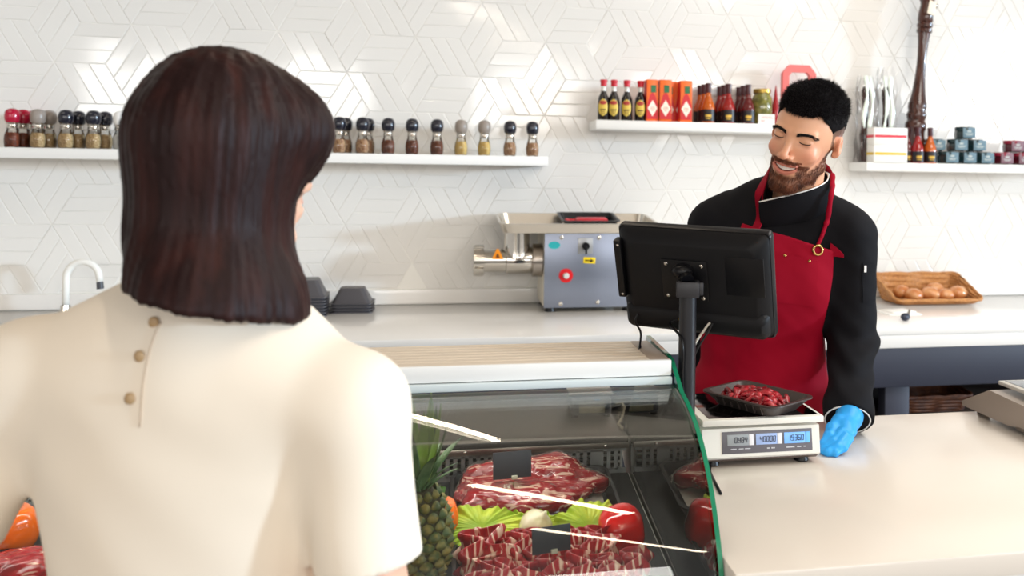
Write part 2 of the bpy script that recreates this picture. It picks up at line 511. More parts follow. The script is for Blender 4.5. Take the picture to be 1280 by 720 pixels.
t = thing('service_counter', 'white serving counter carrying the weighing scales', 'counter', (1.9, 1.63, 0))
b = B(); b.box((1.92, 1.628, 0.93), (2.96, 0.77, 0.04), .006); obj('countertop', b, mat('ivory_solid_surface', (240, 233, 224), rough=0.22), t, world=True)
b = B(); b.box((1.92, 1.628, 0.455), (2.9, 0.70, 0.91), .004); obj('counter_body', b, M_paint, t, world=True)

# ================================================================ glazed display case
X0, X1 = -1.72, 0.43
def deck(y): return 0.87 - 0.15 * (1.93 - y)
case = thing('display_case', 'refrigerated glass meat display case with curved front glass', 'display case', (-0.6, 1.6, 0))
b = B()
b.prism([(1.24, .08), (1.95, .08), (1.95, .86), (1.93, .868), (1.27, .769), (1.24, .77)], X0, X1 - .004, 'x')
obj('base_body', b, M_paint, case, world=True)
b = B(); b.prism([(1.268, .7712), (1.93, .870), (1.93, .862), (1.268, .763)], X0 + .01, X1 - .006, 'x')
obj('deck_plate', b, mat('dark_deck_steel', (52, 54, 56), rough=0.3, metal=0.7), case, world=True)
# slotted evaporator panel: bars between top and bottom strips, black coils behind
b = B(); py = 1.933
xs = X0 + 0.02
b.box(((X0 + X1) / 2, py, .8745), (X1 - X0 - .02, .003, .012)); b.box(((X0 + X1) / 2, py, .9255), (X1 - X0 - .02, .003, .012))
k = 0
while xs < X1 - 0.025:
    w = 0.0088 if k % 11 else 0.03
    b.box((xs + w / 2, py, .90), (w, .003, .045)); xs += w + 0.0078; k += 1
obj('slotted_panel', b, mat('grey_vent_steel', (150, 152, 152), rough=0.35, metal=0.7), case, world=True)
b = B(); b.box(((X0 + X1) / 2, 1.975, .895), (X1 - X0 - .02, .004, .08))
for zz in (.88, .895, .91, .925): b.tube([(X0 + .02, 1.955, zz), (X1 - .02, 1.955, zz)], .0045, 8)
obj('cooling_coil', b, M_black, case, world=True)
b = B(); b.box(((X0 + X1) / 2, 2.15, .940), (X1 - X0 - .01, .43, .012), .002); obj('steel_worktop', b, mat('worktop_steel', (150, 140, 132), rough=0.3, metal=0.9, bump=(120, .05, .001)), case, world=True)
b = B(); b.box(((X0 + X1) / 2, 1.934, .9435), (X1 - X0 - .01, .008, .013), .002); obj('gasket', b, M_black, case, world=True)
b = B(); b.box(((X0 + X1) / 2, 1.930, .933), (X1 - X0 - .01, .006, .013), .001); rail = obj('steel_rail', b, M_steel, case, world=True)
for sx in (-1.3, -.9, -.5, -.12, .06, .372):
    b = B(); b.ball((sx, 1.9265, .933), (.004, .0025, .004), 10, 6); obj('screw', b, M_chrome, rail, world=False) if False else obj('screw', b, M_chrome, case, world=True)
# body behind, below the worktop
b = B(); b.box(((X0 + X1) / 2, 2.16, .5), (X1 - X0 - .02, .38, .84)); obj('rear_housing', b, M_paint, case, world=True)
# top shelf with grooves
b = B(); prof = [(1.585, 1.172), (1.585, 1.198)]
y = 1.59
prof += [(1.588, 1.2)]
for g in range(7):
    y0 = 1.592 + g * 0.0243
    prof += [(y0 + .002, 1.2), (y0 + .017, 1.2), (y0 + .019, 1.1975), (y0 + .0225, 1.1975)]
prof += [(1.766, 1.2), (1.768, 1.172)]
b.prism(prof, X0, 0.388, 'x'); obj('grooved_top', b, mat('cream_grooved_top', (218, 203, 184), rough=0.45), case, world=True, sharp=20)
b = B(); b.box((0.408, 1.6765, 1.186), (0.038, 0.183, 0.028), .002); obj('top_end_cap', b, mat('taupe_end_cap', (178, 162, 148), rough=0.45), case, world=True)
b = B(); b.box(((X0 + X1) / 2 - .001, 1.580, 1.186), (X1 - X0 - .004, 0.010, 0.029), .002); obj('fascia', b, M_shelf, case, world=True)
b = B(); b.box(((X0 + X1) / 2 - .001, 1.574, 1.1635), (X1 - X0 - .004, 0.012, 0.014), .002); obj('glass_rail', b, mat('pale_blue_rail', (214, 224, 226), rough=0.3), case, world=True)
# curved front glass
GP = [(1.574, 1.158), (1.53, 1.160), (1.483, 1.149), (1.445, 1.134), (1.408, 1.113), (1.378, 1.086), (1.352, 1.052), (1.331, 1.02), (1.315, .988), (1.298, .955), (1.284, .92), (1.270, .87), (1.262, .82), (1.258, .772)]
def dense(P, n=4):
    P = [Vector((p[0], p[1], 0)) for p in P]; out = []
    for i in range(len(P) - 1):
        p0, p1, p2, p3 = P[max(i - 1, 0)], P[i], P[i + 1], P[min(i + 2, len(P) - 1)]
        for k in range(n):
            s = k / n
            q = 0.5 * ((2 * p1) + (p2 - p0) * s + (2 * p0 - 5 * p1 + 4 * p2 - p3) * s * s + (3 * p1 - p0 - 3 * p2 + p3) * s ** 3)
            out.append((q.x, q.y))
    out.append((P[-1].x, P[-1].y)); return out
GD = dense(GP, 6)
for _ in range(260): GD = [GD[0]] + [(GD[i][0] * .5 + (GD[i - 1][0] + GD[i + 1][0]) * .25, GD[i][1] * .5 + (GD[i - 1][1] + GD[i + 1][1]) * .25) for i in range(1, len(GD) - 1)] + [GD[-1]]
inner = []
for i, p in enumerate(GD):
    a = Vector(GD[max(i - 1, 0)]); c = Vector(GD[min(i + 1, len(GD) - 1)]); n_ = (c - a).normalized()
    inner.append((p[0] - n_.y * 0.005, p[1] + n_.x * 0.005))
# normal side: keep the inner sheet inside the case
if inner[20][0] < GD[20][0]: inner = [(2 * p[0] - q[0], 2 * p[1] - q[1]) for p, q in zip(GD, inner)]
b = B(); n = len(GD)
for side in (GD, inner):
    b.add([(X, p[0], p[1]) for p in side for X in (X0 + .01, X1 - .003)], [(2 * i, 2 * i + 1, 2 * i + 3, 2 * i + 2) for i in range(n - 1)])
b.mi = 1
for X in (X0 + .01, X1 - .003):
    b.add([(X, p[0], p[1]) for p in GD] + [(X, p[0], p[1]) for p in inner], [(i, i + 1, n + i + 1, n + i) for i in range(n - 1)])
obj('front_glass', b, [M_glass, M_green], case, world=True, sharp=30)
# end panels: pane faces clear, cut edge green
END = [(1.79, 1.206), (1.70, 1.203), (1.625, 1.2), (1.597, 1.196), (1.58, 1.185)] + [(p[0] - .005, p[1] + .002) for p in GD[6:]] + [(1.9, .80), (1.99, .862), (2.04, .897)]
for xe in (X1, X0 - .008):
    n = len(END); b = B()
    for X in (xe, xe + .008): b.add([(X, p[0], p[1]) for p in END], [tuple(range(n))])
    b.mi = 1
    b.add([(xe, p[0], p[1]) for p in END] + [(xe + .008, p[0], p[1]) for p in END], [(i, (i + 1) % n, (i + 1) % n + n, i + n) for i in range(n)])
    obj('end_glass', b, [M_glass_end, M_green], case, world=True, sharp=30)

# ================================================================ shelves
for (xa, xb, z0, lab) in ((-2.6, 0.473, 1.5725, 'long white floating shelf lined with spice mills'), (0.69, 1.86, 1.745, 'white floating shelf carrying the sauce bottles and orange cartons'), (2.03, 3.3, 1.572, 'white floating shelf carrying the tall pepper mill and small jars')):
    b = B(); b.box(((xa + xb) / 2, 4.02, z0 + .0215), (xb - xa, .2, .043), .003)
    tag(obj('wall_shelf', b, M_shelf), lab, 'shelf')
S1, S2, S3 = 1.6155, 1.788, 1.615

# ================================================================ spice mills
M_mglass = thin_glass('mill_glass', (250, 250, 248), boost=1.0)
def mill_proto(name, capm, content):
    root = thing(name, 'x', 'spice mill')
    b = B(); b.lathe([(.021, .101), (.0265, .108), (.0285, .122), (.0285, .134), (.026, .146), (.019, .155), (.008, .159), (.002, .1595)], seg=22); obj('grinder_cap', b, capm, root)
    b = B(); b.lathe([(.0215, .078), (.022, .082), (.0205, .084), (.0205, .097), (.022, .100), (.020, .103)], seg=22); obj('collar', b, M_chrome, root)
    b = B(); b.lathe([(.0235, .0005), (.0265, .004), (.0285, .018), (.029, .034), (.0275, .050), (.023, .064), (.0195, .073), (.0205, .079)], seg=22); j = obj('jar', b, M_mglass, root)
    b = B(); b.lathe([(.022, .003), (.0252, .006), (.0272, .018), (.0277, .034), (.0262, .049), (.0215, .060), (.004, .063)], seg=22); obj('spice', b, content, j)
    return root
def spice(n, c, c2): return mat(n, c, rough=0.7, noise=(c2, 180, .42, .58))
capn = mat('navy_cap', (24, 26, 40), rough=0.2, coat=.4); capr = mat('crimson_cap', (176, 12, 52), rough=0.25, coat=.4)
capg = mat('grey_cap', (150, 140, 132), rough=0.3); capw = mat('white_cap', (236, 236, 234), rough=0.3)
sp_brown = spice('brown_spice', (150, 84, 52), (76, 38, 26)); sp_mix = spice('mixed_peppercorns', (232, 192, 148), (160, 100, 70))
sp_tan = spice('tan_spice', (232, 200, 150), (190, 150, 100)); sp_yel = spice('yellow_spice', (255, 220, 140), (244, 200, 112))
sp_red = spice('paprika_flakes', (150, 70, 36), (96, 40, 22)); sp_white = spice('white_salt', (244, 244, 242), (230, 230, 228))
MILLS = [  # cap, spice, x, y, label
 (capr, sp_red, -1.714, 3.965, 'crimson-capped spice mill, front one of the crimson row'),
 (capr, sp_red, -1.7, 4.025, 'crimson-capped spice mill in the middle of the crimson row'),
 (capr, sp_red, -1.685, 4.085, 'crimson-capped spice mill at the back of the crimson row'),
 (capg, sp_tan, -1.62, 3.965, 'grey-capped spice mill beside the crimson mills, in front'),
 (capg, sp_tan, -1.605, 4.03, 'grey-capped spice mill hidden behind another beside the crimson mills'),
 (capn, sp_tan, -1.516, 3.965, 'navy-capped mill of tan spice next to the grey-capped mills, in front'),
 (capn, sp_tan, -1.495, 4.03, 'navy-capped mill of tan spice next to the grey-capped mills, behind'),
 (capn, sp_tan, -1.413, 3.965, 'navy-capped mill of tan spice next to the white salt mill, in front'),
 (capn, sp_tan, -1.392, 4.03, 'navy-capped mill of tan spice next to the white salt mill, behind'),
 (capw, sp_white, -1.31, 3.965, 'white-capped mill of white salt beside the woman hair'),
 (capw, sp_tan, -1.272, 4.03, 'white-capped mill behind the salt mill, half hidden by dark hair'),
 (capn, sp_mix, -0.438, 3.97, 'navy-capped mill of mixed peppercorns closest to the woman face'),
 (capn, sp_mix, -0.418, 4.035, 'navy-capped mill behind the peppercorn mill closest to the woman face'),
 (capn, sp_mix, -0.340, 3.97, 'navy-capped mill of mixed peppercorns, ninth from the shelf end'.replace('ninth', 'eighth')),
 (capn, sp_mix, -0.322, 4.035, 'navy-capped mill tucked behind the eighth mill from the shelf end'),
 (capn, sp_brown, -0.231, 3.97, 'navy-capped mill of dark brown spice, seventh from the shelf end'),
 (capn, sp_brown, -0.128, 3.97, 'navy-capped mill of dark brown spice, sixth from the shelf end'),
 (capn, sp_brown, -0.020, 3.97, 'navy-capped mill of dark brown spice next to the yellow spice'),
 (capg, sp_yel, 0.086, 3.97, 'grey-capped mill of yellow spice next to the dark brown spice'),
 (capg, sp_yel, 0.189, 3.97, 'grey-capped mill of yellow spice next to pale mixed peppercorns'),
 (capn, sp_mix, 0.304, 3.97, 'navy-capped mill of pale mixed peppercorns next to the yellow spice'),
 (capn, sp_mix, 0.406, 3.97, 'navy-capped mill of pale mixed peppercorns at the shelf end')]
protos = {}
for (cm, sm, x, y, lab) in MILLS:
    key = (cm.name, sm.name)
    if key not in protos:
        r = mill_proto('spice_mill', cm, sm); r.location = (x, y, S1); r['label'] = lab; r['group'] = 'spice mills on the long shelf'; protos[key] = r
    else: copy_tree(protos[key], (x, y, S1), 0, lab)

# ================================================================ sauces shelf
M_soy = mat('dark_soy_glass', (22, 12, 12), rough=0.08, coat=.5); M_lab_y = mat('yellow_label', (226, 196, 84), rough=0.5)
soy = thing('soy_sauce_bottle', 'soy sauce bottle with red cap at the free end of its shelf', 'bottle', (0.731, 3.96, S2), 0, 'soy sauce bottles with red caps')
b = B(); b.lathe([(.0245, 0), (.027, .004), (.027, .085), (.0245, .105), (.016, .122), (.0115, .135)], seg=22); obj('bottle_body', b, M_soy, soy)
b = B(); b.lathe([(.0115, .135), (.0112, .152), (.012, .158)], seg=18); obj('neck', b, mat('clear_neck', (216, 214, 208), rough=.1, coat=.5), soy)
b = B(); b.lathe([(.0125, .157), (.0145, .159), (.0145, .174), (.0165, .176), (.0165, .186), (.014, .188)], seg=20); obj('cap', b, M_red, soy)
def wrap(r, a0, a1, z0, z1, n=14, oval=False, th=0.0008, nz=8):
    """label wrapped round a cylinder; oval=True trims it to an ellipse"""
    b = B()
    def p(u, v):
        s = (v - .5) * 2; half = (a1 - a0) / 2 * (math.sqrt(max(0, 1 - s * s)) if oval else 1)
        a = (a0 + a1) / 2 + (u - .5) * 2 * half
        return ((r + th) * math.cos(a), (r + th) * math.sin(a), z0 + (z1 - z0) * v)
    def pi_(u, v):
        q = p(u, v); f = (r - .001) / (r + th); return (q[0] * f, q[1] * f, q[2])
    b.grid(p, n, nz); b.grid(pi_, n, nz); return b
FR = -PI / 2 - .25
lb = obj('label', wrap(.027, FR - .85, FR + .85, .018, .098, oval=True), M_lab_y, soy)
b = wrap(.0276, FR - .62, FR + .62, .070, .090, oval=True); obj('label_arc', b, mat('brick_red_print', (176, 60, 50), .5), lb)
b = wrap(.0276, FR - .5, FR + .5, .044, .050); 
for zz in (.036, .028): b.F and None; q = wrap(.0276, FR - .4, FR + .4, zz, zz + .003); b.add(np.concatenate(q.V), q.F)
obj('label_print', b, mat('brown_print', (96, 66, 40), .5), lb)
for x, lab in ((.780, 'soy sauce bottle with red cap, second from the free end of its shelf'), (.841, 'soy sauce bottle with red cap, third from the free end of its shelf'), (.906, 'soy sauce bottle with red cap next to the orange cartons')):
    copy_tree(soy, (x, 3.96, S2), 0, lab)
# hot sauce cartons
M_or = mat('orange_carton', (240, 108, 34), rough=.4); M_rc = mat('red_carton', (206, 34, 44), rough=.4)
box0 = thing('sauce_carton', 'orange hot sauce carton next to the soy sauce bottles', 'carton', (.955, 3.955, S2), .06, 'orange hot sauce cartons')
b = B(); b.box((0, 0, .0965), (.056, .05, .193), .001); obj('carton', b, M_or, box0)
b = B(); b.prism([(-.026, .01), (.026, .01), (.026, .075), (.013, .12), (0, .135), (-.013, .12), (-.026, .075)], -.0262, -.025, 'y'); b.box((-.0281, 0, .1), (.0006, .046, .17)); b.box((.0281, 0, .1), (.0006, .046, .17)); obj('red_panel', b, M_rc, box0)
b = B(); b.prism([(0, .022), (.0235, .06), (0, .098), (-.0235, .06)], -.0272, -.026, 'y'); dm = obj('diamond_label', b, mat('cream_label', (246, 236, 220), .5), box0)
b = B()
for k, (w, z) in enumerate(((.02, .064), (.026, .058), (.014, .05))): b.box((0, -.0275, z), (w, .0008, .0025))
obj('label_print', b, mat('faint_red_print', (214, 150, 130), .5), dm)
b = B(); b.box((.004, -.0265, .150), (.024, .0012, .034)); obj('green_panel', b, mat('green_print', (40, 110, 70), .5), box0)
for x, y, rz, lab in ((1.018, 3.945, -.05, 'orange hot sauce carton standing forward in the middle of the row'), (1.052, 4.015, .0, 'orange hot sauce carton half hidden behind the middle carton'), (1.119, 3.955, -.02, 'orange hot sauce carton next to the amber sauce bottles'), (1.108, 4.02, .03, 'orange hot sauce carton hidden behind the one beside the amber bottles')):
    copy_tree(box0, (x, y, S2), rz, lab)
# sauce bottles
def sauce_proto(loc, lab, body, neck, k=1.0):
    r = thing('sauce_bottle', lab, 'bottle', loc, 0, 'small bottles of coloured sauce')
    P = lambda L: [(a * k, c * k) for a, c in L]
    b = B(); b.lathe(P([(.030, 0), (.032, .004), (.032, .070), (.030, .084), (.022, .105), (.0145, .124), (.0125, .140), (.0125, .150)]), seg=22); obj('bottle_body', b, body, r)
    b = B(); b.lathe(P([(.0132, .142), (.0138, .146), (.0138, .178), (.0155, .179), (.0155, .186), (.012, .188)]), seg=18); obj('cap', b, neck, r)
    lb = obj('label', wrap(.032 * k, FR - 1.3, FR + 1.3, .006 * k, .062 * k), mat('black_label', (28, 22, 26), .4), r)
    b = wrap(.0328 * k, FR - .45, FR + .45, .026 * k, .038 * k); q = wrap(.0328 * k, FR - .35, FR + .35, .017 * k, .021 * k); b.add(np.concatenate(q.V), q.F)
    obj('gold_print', b, mat('gold_print', (196, 160, 70), .3, metal=.6), lb)
    return r
M_sa = mat('amber_sauce', (192, 92, 24), rough=.1, coat=.5); M_sr = mat('red_sauce', (150, 22, 20), rough=.1, coat=.5); M_sd = mat('dark_red_sauce', (96, 18, 20), rough=.1, coat=.5)
M_capm = mat('maroon_cap', (70, 26, 30), rough=.3)
ROWP = ('at the front of its row', 'in the middle of its row', 'at the back of its row')
for x, m_, nm in ((1.233, M_sa, 'amber'), (1.333, M_sr, 'bright red'), (1.431, M_sd, 'dark red')):
    p = None
    for k in range(3):
        lab = '%s sauce bottle, %s on the upper shelf' % (nm, ROWP[k].replace('at the', 'at').replace('in the', 'in'))
        lc = (x, 3.955 + .066 * k, S2)
        if p is None: p = sauce_proto(lc, lab, m_, M_capm)
        else: copy_tree(p, lc, 0, lab)
t = thing('olive_jar', 'olive-green glass jar with gold lid beside dark red sauce', 'jar', (1.514, 3.99, S2))
b = B(); b.lathe([(.046, 0), (.05, .006), (.05, .118), (.046, .132), (.038, .142), (.038, .152)], seg=28); obj('glass_jar', b, mat('olive_brine', (96, 96, 40), rough=.08, coat=.6, noise=((138, 132, 66), 40, .4, .6)), t)
b = B(); b.lathe([(.041, .150), (.043, .152), (.043, .168), (.040, .171)], seg=28); obj('lid', b, mat('gold_lid', (170, 140, 66), .3, metal=.7), t)
t = thing('sign_card', 'small white card with faint red print at the shelf front', 'card', (1.519, 3.937, S2), -.12)
b = B(); b.prism([(0, 0), (.028, 0), (.006, .048), (.002, .048)], -.04, .04, 'x'); obj('card', b, M_white, t)
b = B()
for k, (w, z, x) in enumerate(((.05, .036, 0), (.056, .030, .004), (.018, .018, -.018), (.014, .012, -.02))): b.box((x, z * .083 - .0005 + .0, z), (w, .002, .0028))
obj('print', b, mat('pale_red_print', (214, 150, 150), .5), t)
b = B(); b.lathe([(.018, 0), (.019, .004), (.018, .09), (.010, .13), (.004, .18), (.001, .195)], seg=18)
tag(obj('pointed_bottle', b, mat('deep_red_glass', (160, 16, 30), .2)), 'slim deep red pointed bottle behind the white card', 'bottle').location = (1.592, 4.01, S2)
b = B(); oc = [(1.625, S2), (1.625, 2.045), (1.66, 2.085), (1.762, 2.085), (1.797, 2.045), (1.797, S2), (1.765, S2), (1.765, 2.035), (1.75, 2.05), (1.672, 2.05), (1.657, 2.03), (1.657, S2)]
b.prism([(p[0] - 1.72, p[1]) for p in oc], 4.0, 4.03, 'y')
o = tag(obj('carry_frame', b, mat('coral_card', (232, 112, 108), .45)), 'coral red frame with cut corners rising behind the butcher hair', 'frame'); o.location = (1.72 - .0, 0, 0)

# ================================================================ right shelf
t = thing('pepper_mill', 'very tall dark wooden pepper mill leaning on the tiled wall', 'pepper mill', (2.318, 4.0, S3))
lean = Matrix.Rotation(.085, 4, 'Y')
wood = mat('dark_turned_wood', (74, 36, 26), rough=.22, coat=.5, noise=((50, 22, 16), 14, .35, .65), stretch=(6, 6, .6))
b = B(); b.lathe([(.050, 0), (.052, .01), (.050, .12), (.046, .16), (.052, .175), (.052, .2), (.043, .215), (.048, .232), (.050, .245), (.042, .262), (.046, .280), (.046, .292), (.042, .31), (.033, .36), (.026, .43), (.0225, .5), (.0225, .55), (.026, .61), (.031, .655)], M=lean, seg=28); obj('mill_body', b, wood, t)
b = B(); b.lathe([(.031, .655), (.038, .662), (.038, .676), (.032, .682), (.039, .69), (.039, .704), (.033, .71), (.038, .72), (.037, .76), (.030, .80), (.032, .815), (.04, .83), (.042, .86), (.03, .885), (.01, .895)], M=lean, seg=28); obj('mill_head', b, wood, t)
b = B(); b.box((.070, -.045, .775), (.045, .004, .07), .001, rot=(0, .25, .2)); obj('hang_tag', b, mat('cream_tag', (232, 216, 196), .5), t)
b = B(); b.ball((.098, -.025, .79), .017); obj('steel_knob', b, M_chrome, t)
for x, y, h, lab in ((2.075, 4.03, .43, 'dark mill wrapped in clear crumpled film beside the butcher head'), (2.185, 4.03, .48, 'dark mill wrapped in clear crumpled film beside the tall mill')):
    t = thing('wrapped_mill', lab, 'pepper mill', (x, y, S3), 0, 'wrapped mills')
    b = B(); b.lathe([(.026, .002), (.027, .03), (.024, .1), (.028, .13), (.020, .17), (.014, .24), (.015, .29), (.021, .33), (.02, .36), (.01, .38)], seg=20); obj('mill_body', b, wood, t)
    rr = random.Random(int(x * 1000)); ph = [rr.uniform(0, 6.3) for _ in range(6)]
    def fl(u, v):
        a = 2 * PI * u; r = .046 + .006 * math.sin(3 * a + ph[0] + 5 * v) + .005 * math.sin(7 * a + ph[1] - 9 * v) + .004 * math.sin(23 * v + ph[2] + 2 * a)
        r *= 1 - max(0, v - .9) * 3
        return (r * 1.05 * math.cos(a), r * .62 * math.sin(a), .002 + v * h)
    b = B(); b.grid(fl, 40, 40, cu=True); obj('clear_film', b, M_film, t, sharp=None)
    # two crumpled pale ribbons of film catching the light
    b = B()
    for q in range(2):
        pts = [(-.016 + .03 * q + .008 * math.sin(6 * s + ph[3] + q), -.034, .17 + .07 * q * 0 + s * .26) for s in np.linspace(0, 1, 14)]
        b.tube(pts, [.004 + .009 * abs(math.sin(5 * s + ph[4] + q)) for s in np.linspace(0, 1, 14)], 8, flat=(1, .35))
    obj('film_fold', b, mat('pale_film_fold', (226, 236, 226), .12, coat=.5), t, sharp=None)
def tea_box(z, stripe, lab):
    t = thing('white_carton', lab, 'carton', (2.152, 3.95, z), 0, 'white cartons')
    b = B(); b.box((0, 0, .0425), (.178, .075, .085), .0015); obj('carton', b, M_white, t)
    b = B(); b.box((0, -.0378, .043), (.168, .001, .013)); b.box((-.0893, 0, .043), (.001, .07, .013)); obj('stripe', b, stripe, t)
tea_box(S3, mat('yellow_stripe', (222, 184, 60), .4), 'white carton with yellow stripe under the red-striped one')
tea_box(S3 + .0852, mat('red_stripe', (214, 52, 70), .4), 'white carton with red stripe on top of the yellow-striped one')
p = None
for x, y, m_, lab in ((2.315, 3.945, M_sr, 'bright red sauce bottle under the tall pepper mill, in front'), (2.285, 3.985, M_sd, 'dark red sauce bottle beside the white cartons'), (2.345, 4.0+.06, M_sa, 'small amber bottle behind the red one under the tall mill'), (2.383, 3.945, M_sa, 'amber sauce bottle beside the dark blue jars')):
    if y > 4.03: y = 4.06; x = 2.4
    sauce_proto((x, y, S3), lab, m_, M_capm, .94)
def small_jar(loc, lab, body, lid, labm, group):
    t = thing('preserve_jar', lab, 'jar', loc, -.2, group)
    b = B(); b.lathe([(.038, 0), (.043, .004), (.045, .02), (.045, .034), (.042, .042)], seg=8, M=Matrix.Rotation(PI / 8, 4, 'Z')); obj('glass', b, body, t, sharp=30)
    b = B(); b.lathe([(.042, .0425), (.044, .044), (.044, .059), (.042, .061)], seg=24); obj('lid', b, lid, t)
    b = B(); b.box((.012, -.0425, .031), (.062, .0015, .05), .0005); lb = obj('label', b, labm, t)
    b = B(); b.box((.012, -.0435, .038), (.018, .001, .008)); b.box((.012, -.0435, .026), (.04, .001, .003)); b.box((.012, -.0435, .02), (.03, .001, .003)); obj('label_print', b, mat('pale_print', (196, 206, 206), .4), lb)
    return t
jb = mat('dark_teal_glass', (22, 44, 48), .08, coat=.5); jl = mat('dark_teal_lid', (26, 52, 56), .25, coat=.4); jlab = mat('slate_blue_label', (104, 134, 150), .4)
dz = .0622
p = small_jar((2.485, 3.96, S3), 'dark teal jar in the bottom row beside the amber bottle, label showing', jb, jl, jlab, 'pyramid of dark teal jars')
for x, y, r, lab in ((2.583, 3.96, 0, 'dark teal jar in the middle of the pyramid bottom row'), (2.681, 3.96, 0, 'dark teal jar at the bottom row end nearest the maroon jars'), (2.41, 4.03, 0, 'dark teal jar half hidden behind the amber bottle, bottom row'),
                     (2.437, 4.0, 1, 'dark teal jar in the second row above the amber bottle side'), (2.534, 3.96, 1, 'dark teal jar in the middle of the pyramid second row'), (2.635, 3.96, 1, 'dark teal jar at the second row end nearest the maroon jars'),
                     (2.576, 3.96, 2, 'dark teal jar alone on top of the pyramid')):
    copy_tree(p, (x, y, S3 + dz * r), -.2, lab)
mb_ = mat('maroon_glass', (70, 14, 26), .08, coat=.5); ml = mat('maroon_lid', (140, 24, 50), .25, coat=.4); mlab = mat('mauve_label', (134, 104, 118), .4)
p = small_jar((2.79, 3.96, S3), 'maroon jar in the bottom row next to the dark teal pyramid', mb_, ml, mlab, 'maroon jars')
for x, r, lab in ((2.893, 0, 'maroon jar in the bottom row at the picture edge'), (2.85, 1, 'maroon jar stacked on the two bottom maroon jars'), (2.953, 1, 'maroon jar in the upper row cut by the picture edge'), (2.996, 0, 'maroon jar hidden past the picture edge, bottom row')):
    copy_tree(p, (x, 3.96, S3 + dz * r), -.2, lab)

# ================================================================ meat grinder
t = thing('meat_grinder', 'steel meat grinder with a blue-grey front panel on the back counter', 'meat grinder', (.65, 3.95, .93))
b = B(); b.box((.655, 3.945, 1.1135), (.41, .275, .325), .006); obj('housing', b, mat('cream_steel', (222, 214, 196), .35), t, world=True)
b = B(); b.box((.655, 3.803, 1.1135), (.414, .006, .327), .004); fp = obj('front_panel', b, M_steel_b, t, world=True)
for x in (.48, .83):
    for y in (3.84, 4.05):
        b = B(); b.cyl((x, y, .9305), (x, y, .952), .024, .020); obj('foot', b, M_black, t, world=True)
for x, z in ((.522, 1.258), (.690, 1.258), (.522, .968), (.687, .972)):
    b = B(); b.lathe([(.009, 0), (.009, .003), (.005, .005)], M=Matrix.Translation((x, 3.8, z)) @ Matrix.Rotation(PI / 2, 4, 'X'), seg=14); obj('screw', b, M_chrome, t, world=True)
disc = lambda x, z, r, d, h=.002, sx=1: B().lathe([(r, 0), (r, h)], M=Matrix.Translation((x, d, z)) @ Matrix.Rotation(PI / 2, 4, 'X') @ Matrix.Diagonal((sx, 1, 1, 1)), seg=32)
obj('teal_sticker', disc(.491, 1.225, .0165, 3.8, .0008, 1.6), mat('teal_sticker', (40, 168, 172), .4), t, world=True)
b = B(); b.box((.629, 3.798, 1.222), (.066, .006, .07), .002); sw = obj('switch_plate', b, mat('grey_switch_plate', (170, 172, 174), .3, metal=.5), t, world=True)
b = disc(.629, 1.222, .0165, 3.795, .014); b.box((.630, 3.778, 1.205), (.008, .008, .036), .002); k_ = obj('switch_knob', b, M_black, t, world=True)
b = B(); b.box((.648, 3.799, 1.158), (.054, .0014, .027), .0006, rot=(0, .06, 0)); ys = obj('yellow_sticker', b, mat('yellow_sticker', (246, 212, 20), .4), t, world=True)
b = B(); b.prism([(.629, 1.161), (.653, 1.1595), (.653, 1.165), (.669, 1.156), (.652, 1.149), (.652, 1.1545), (.628, 1.156)], 3.7972, 3.7984, 'y'); obj('black_arrow', b, M_black, t, world=True)
obj('red_disc', disc(.544, 1.092, .031, 3.8, .004), mat('red_disc', (214, 20, 28), .4), t, world=True)
b = B(); b.lathe([(.013, 0), (.013, .012), (.010, .016)], M=Matrix.Translation((.544, 3.796, 1.092)) @ Matrix.Rotation(PI / 2, 4, 'X')); obj('push_button', b, mat('pale_button', (214, 212, 206), .35), t, world=True)
# barrel, ring nut, flange and throat
hx = lambda x, r: ((x, r))
def xl(prof, c, seg=36):
    return B().lathe([(r, x) for x, r in prof], M=Matrix.Translation((0, c[0], c[1])) @ Matrix.Rotation(PI / 2, 4, 'Y'), seg=seg)
AX = (3.90, 1.150)
obj('barrel', xl([(.19, .045), (.192, .052), (.285, .052), (.288, .060), (.40, .060), (.405, .058)], AX), M_chrome, t, world=True)
obj('flange', xl([(.402, .05), (.404, .074), (.446, .074), (.448, .05)], AX), M_steel, t, world=True)
b = xl([(.143, .040), (.145, .066), (.19, .066), (.193, .045)], AX)
for k in range(4):
    a = k * PI / 2 + .5; b.box((.168, AX[0] + .07 * math.cos(a), AX[1] + .07 * math.sin(a)), (.04, .02, .02), .004, rot=(a, 0, 0))
obj('ring_nut', b, M_chrome, t, world=True)
b = B(); b.lathe([(.062, 1.165), (.058, 1.20), (.056, 1.285)], c=(.335, 3.90, 0), seg=36); obj('feed_tube', b, M_chrome, t, world=True)
b = B(); b.prism([(-.026, -.020), (.026, -.020), (.004, .026), (-.004, .026)], 3.8445, 3.8465, 'y', M=Matrix.Translation((.248, 0, 1.18))); wsn = obj('warning_sticker', b, mat('orange_sticker', (246, 148, 20), .4), t, world=True)
b = B(); b.prism([(-.009, -.008), (.009, -.010), (.004, .006), (-.002, .010)], 3.843, 3.8446, 'y', M=Matrix.Translation((.248, 0, 1.176))); obj('warning_print', b, mat('dark_print', (120, 60, 10), .5), wsn)  if False else obj('warning_print', b, mat('dark_print', (120, 60, 10), .5), t, world=True)
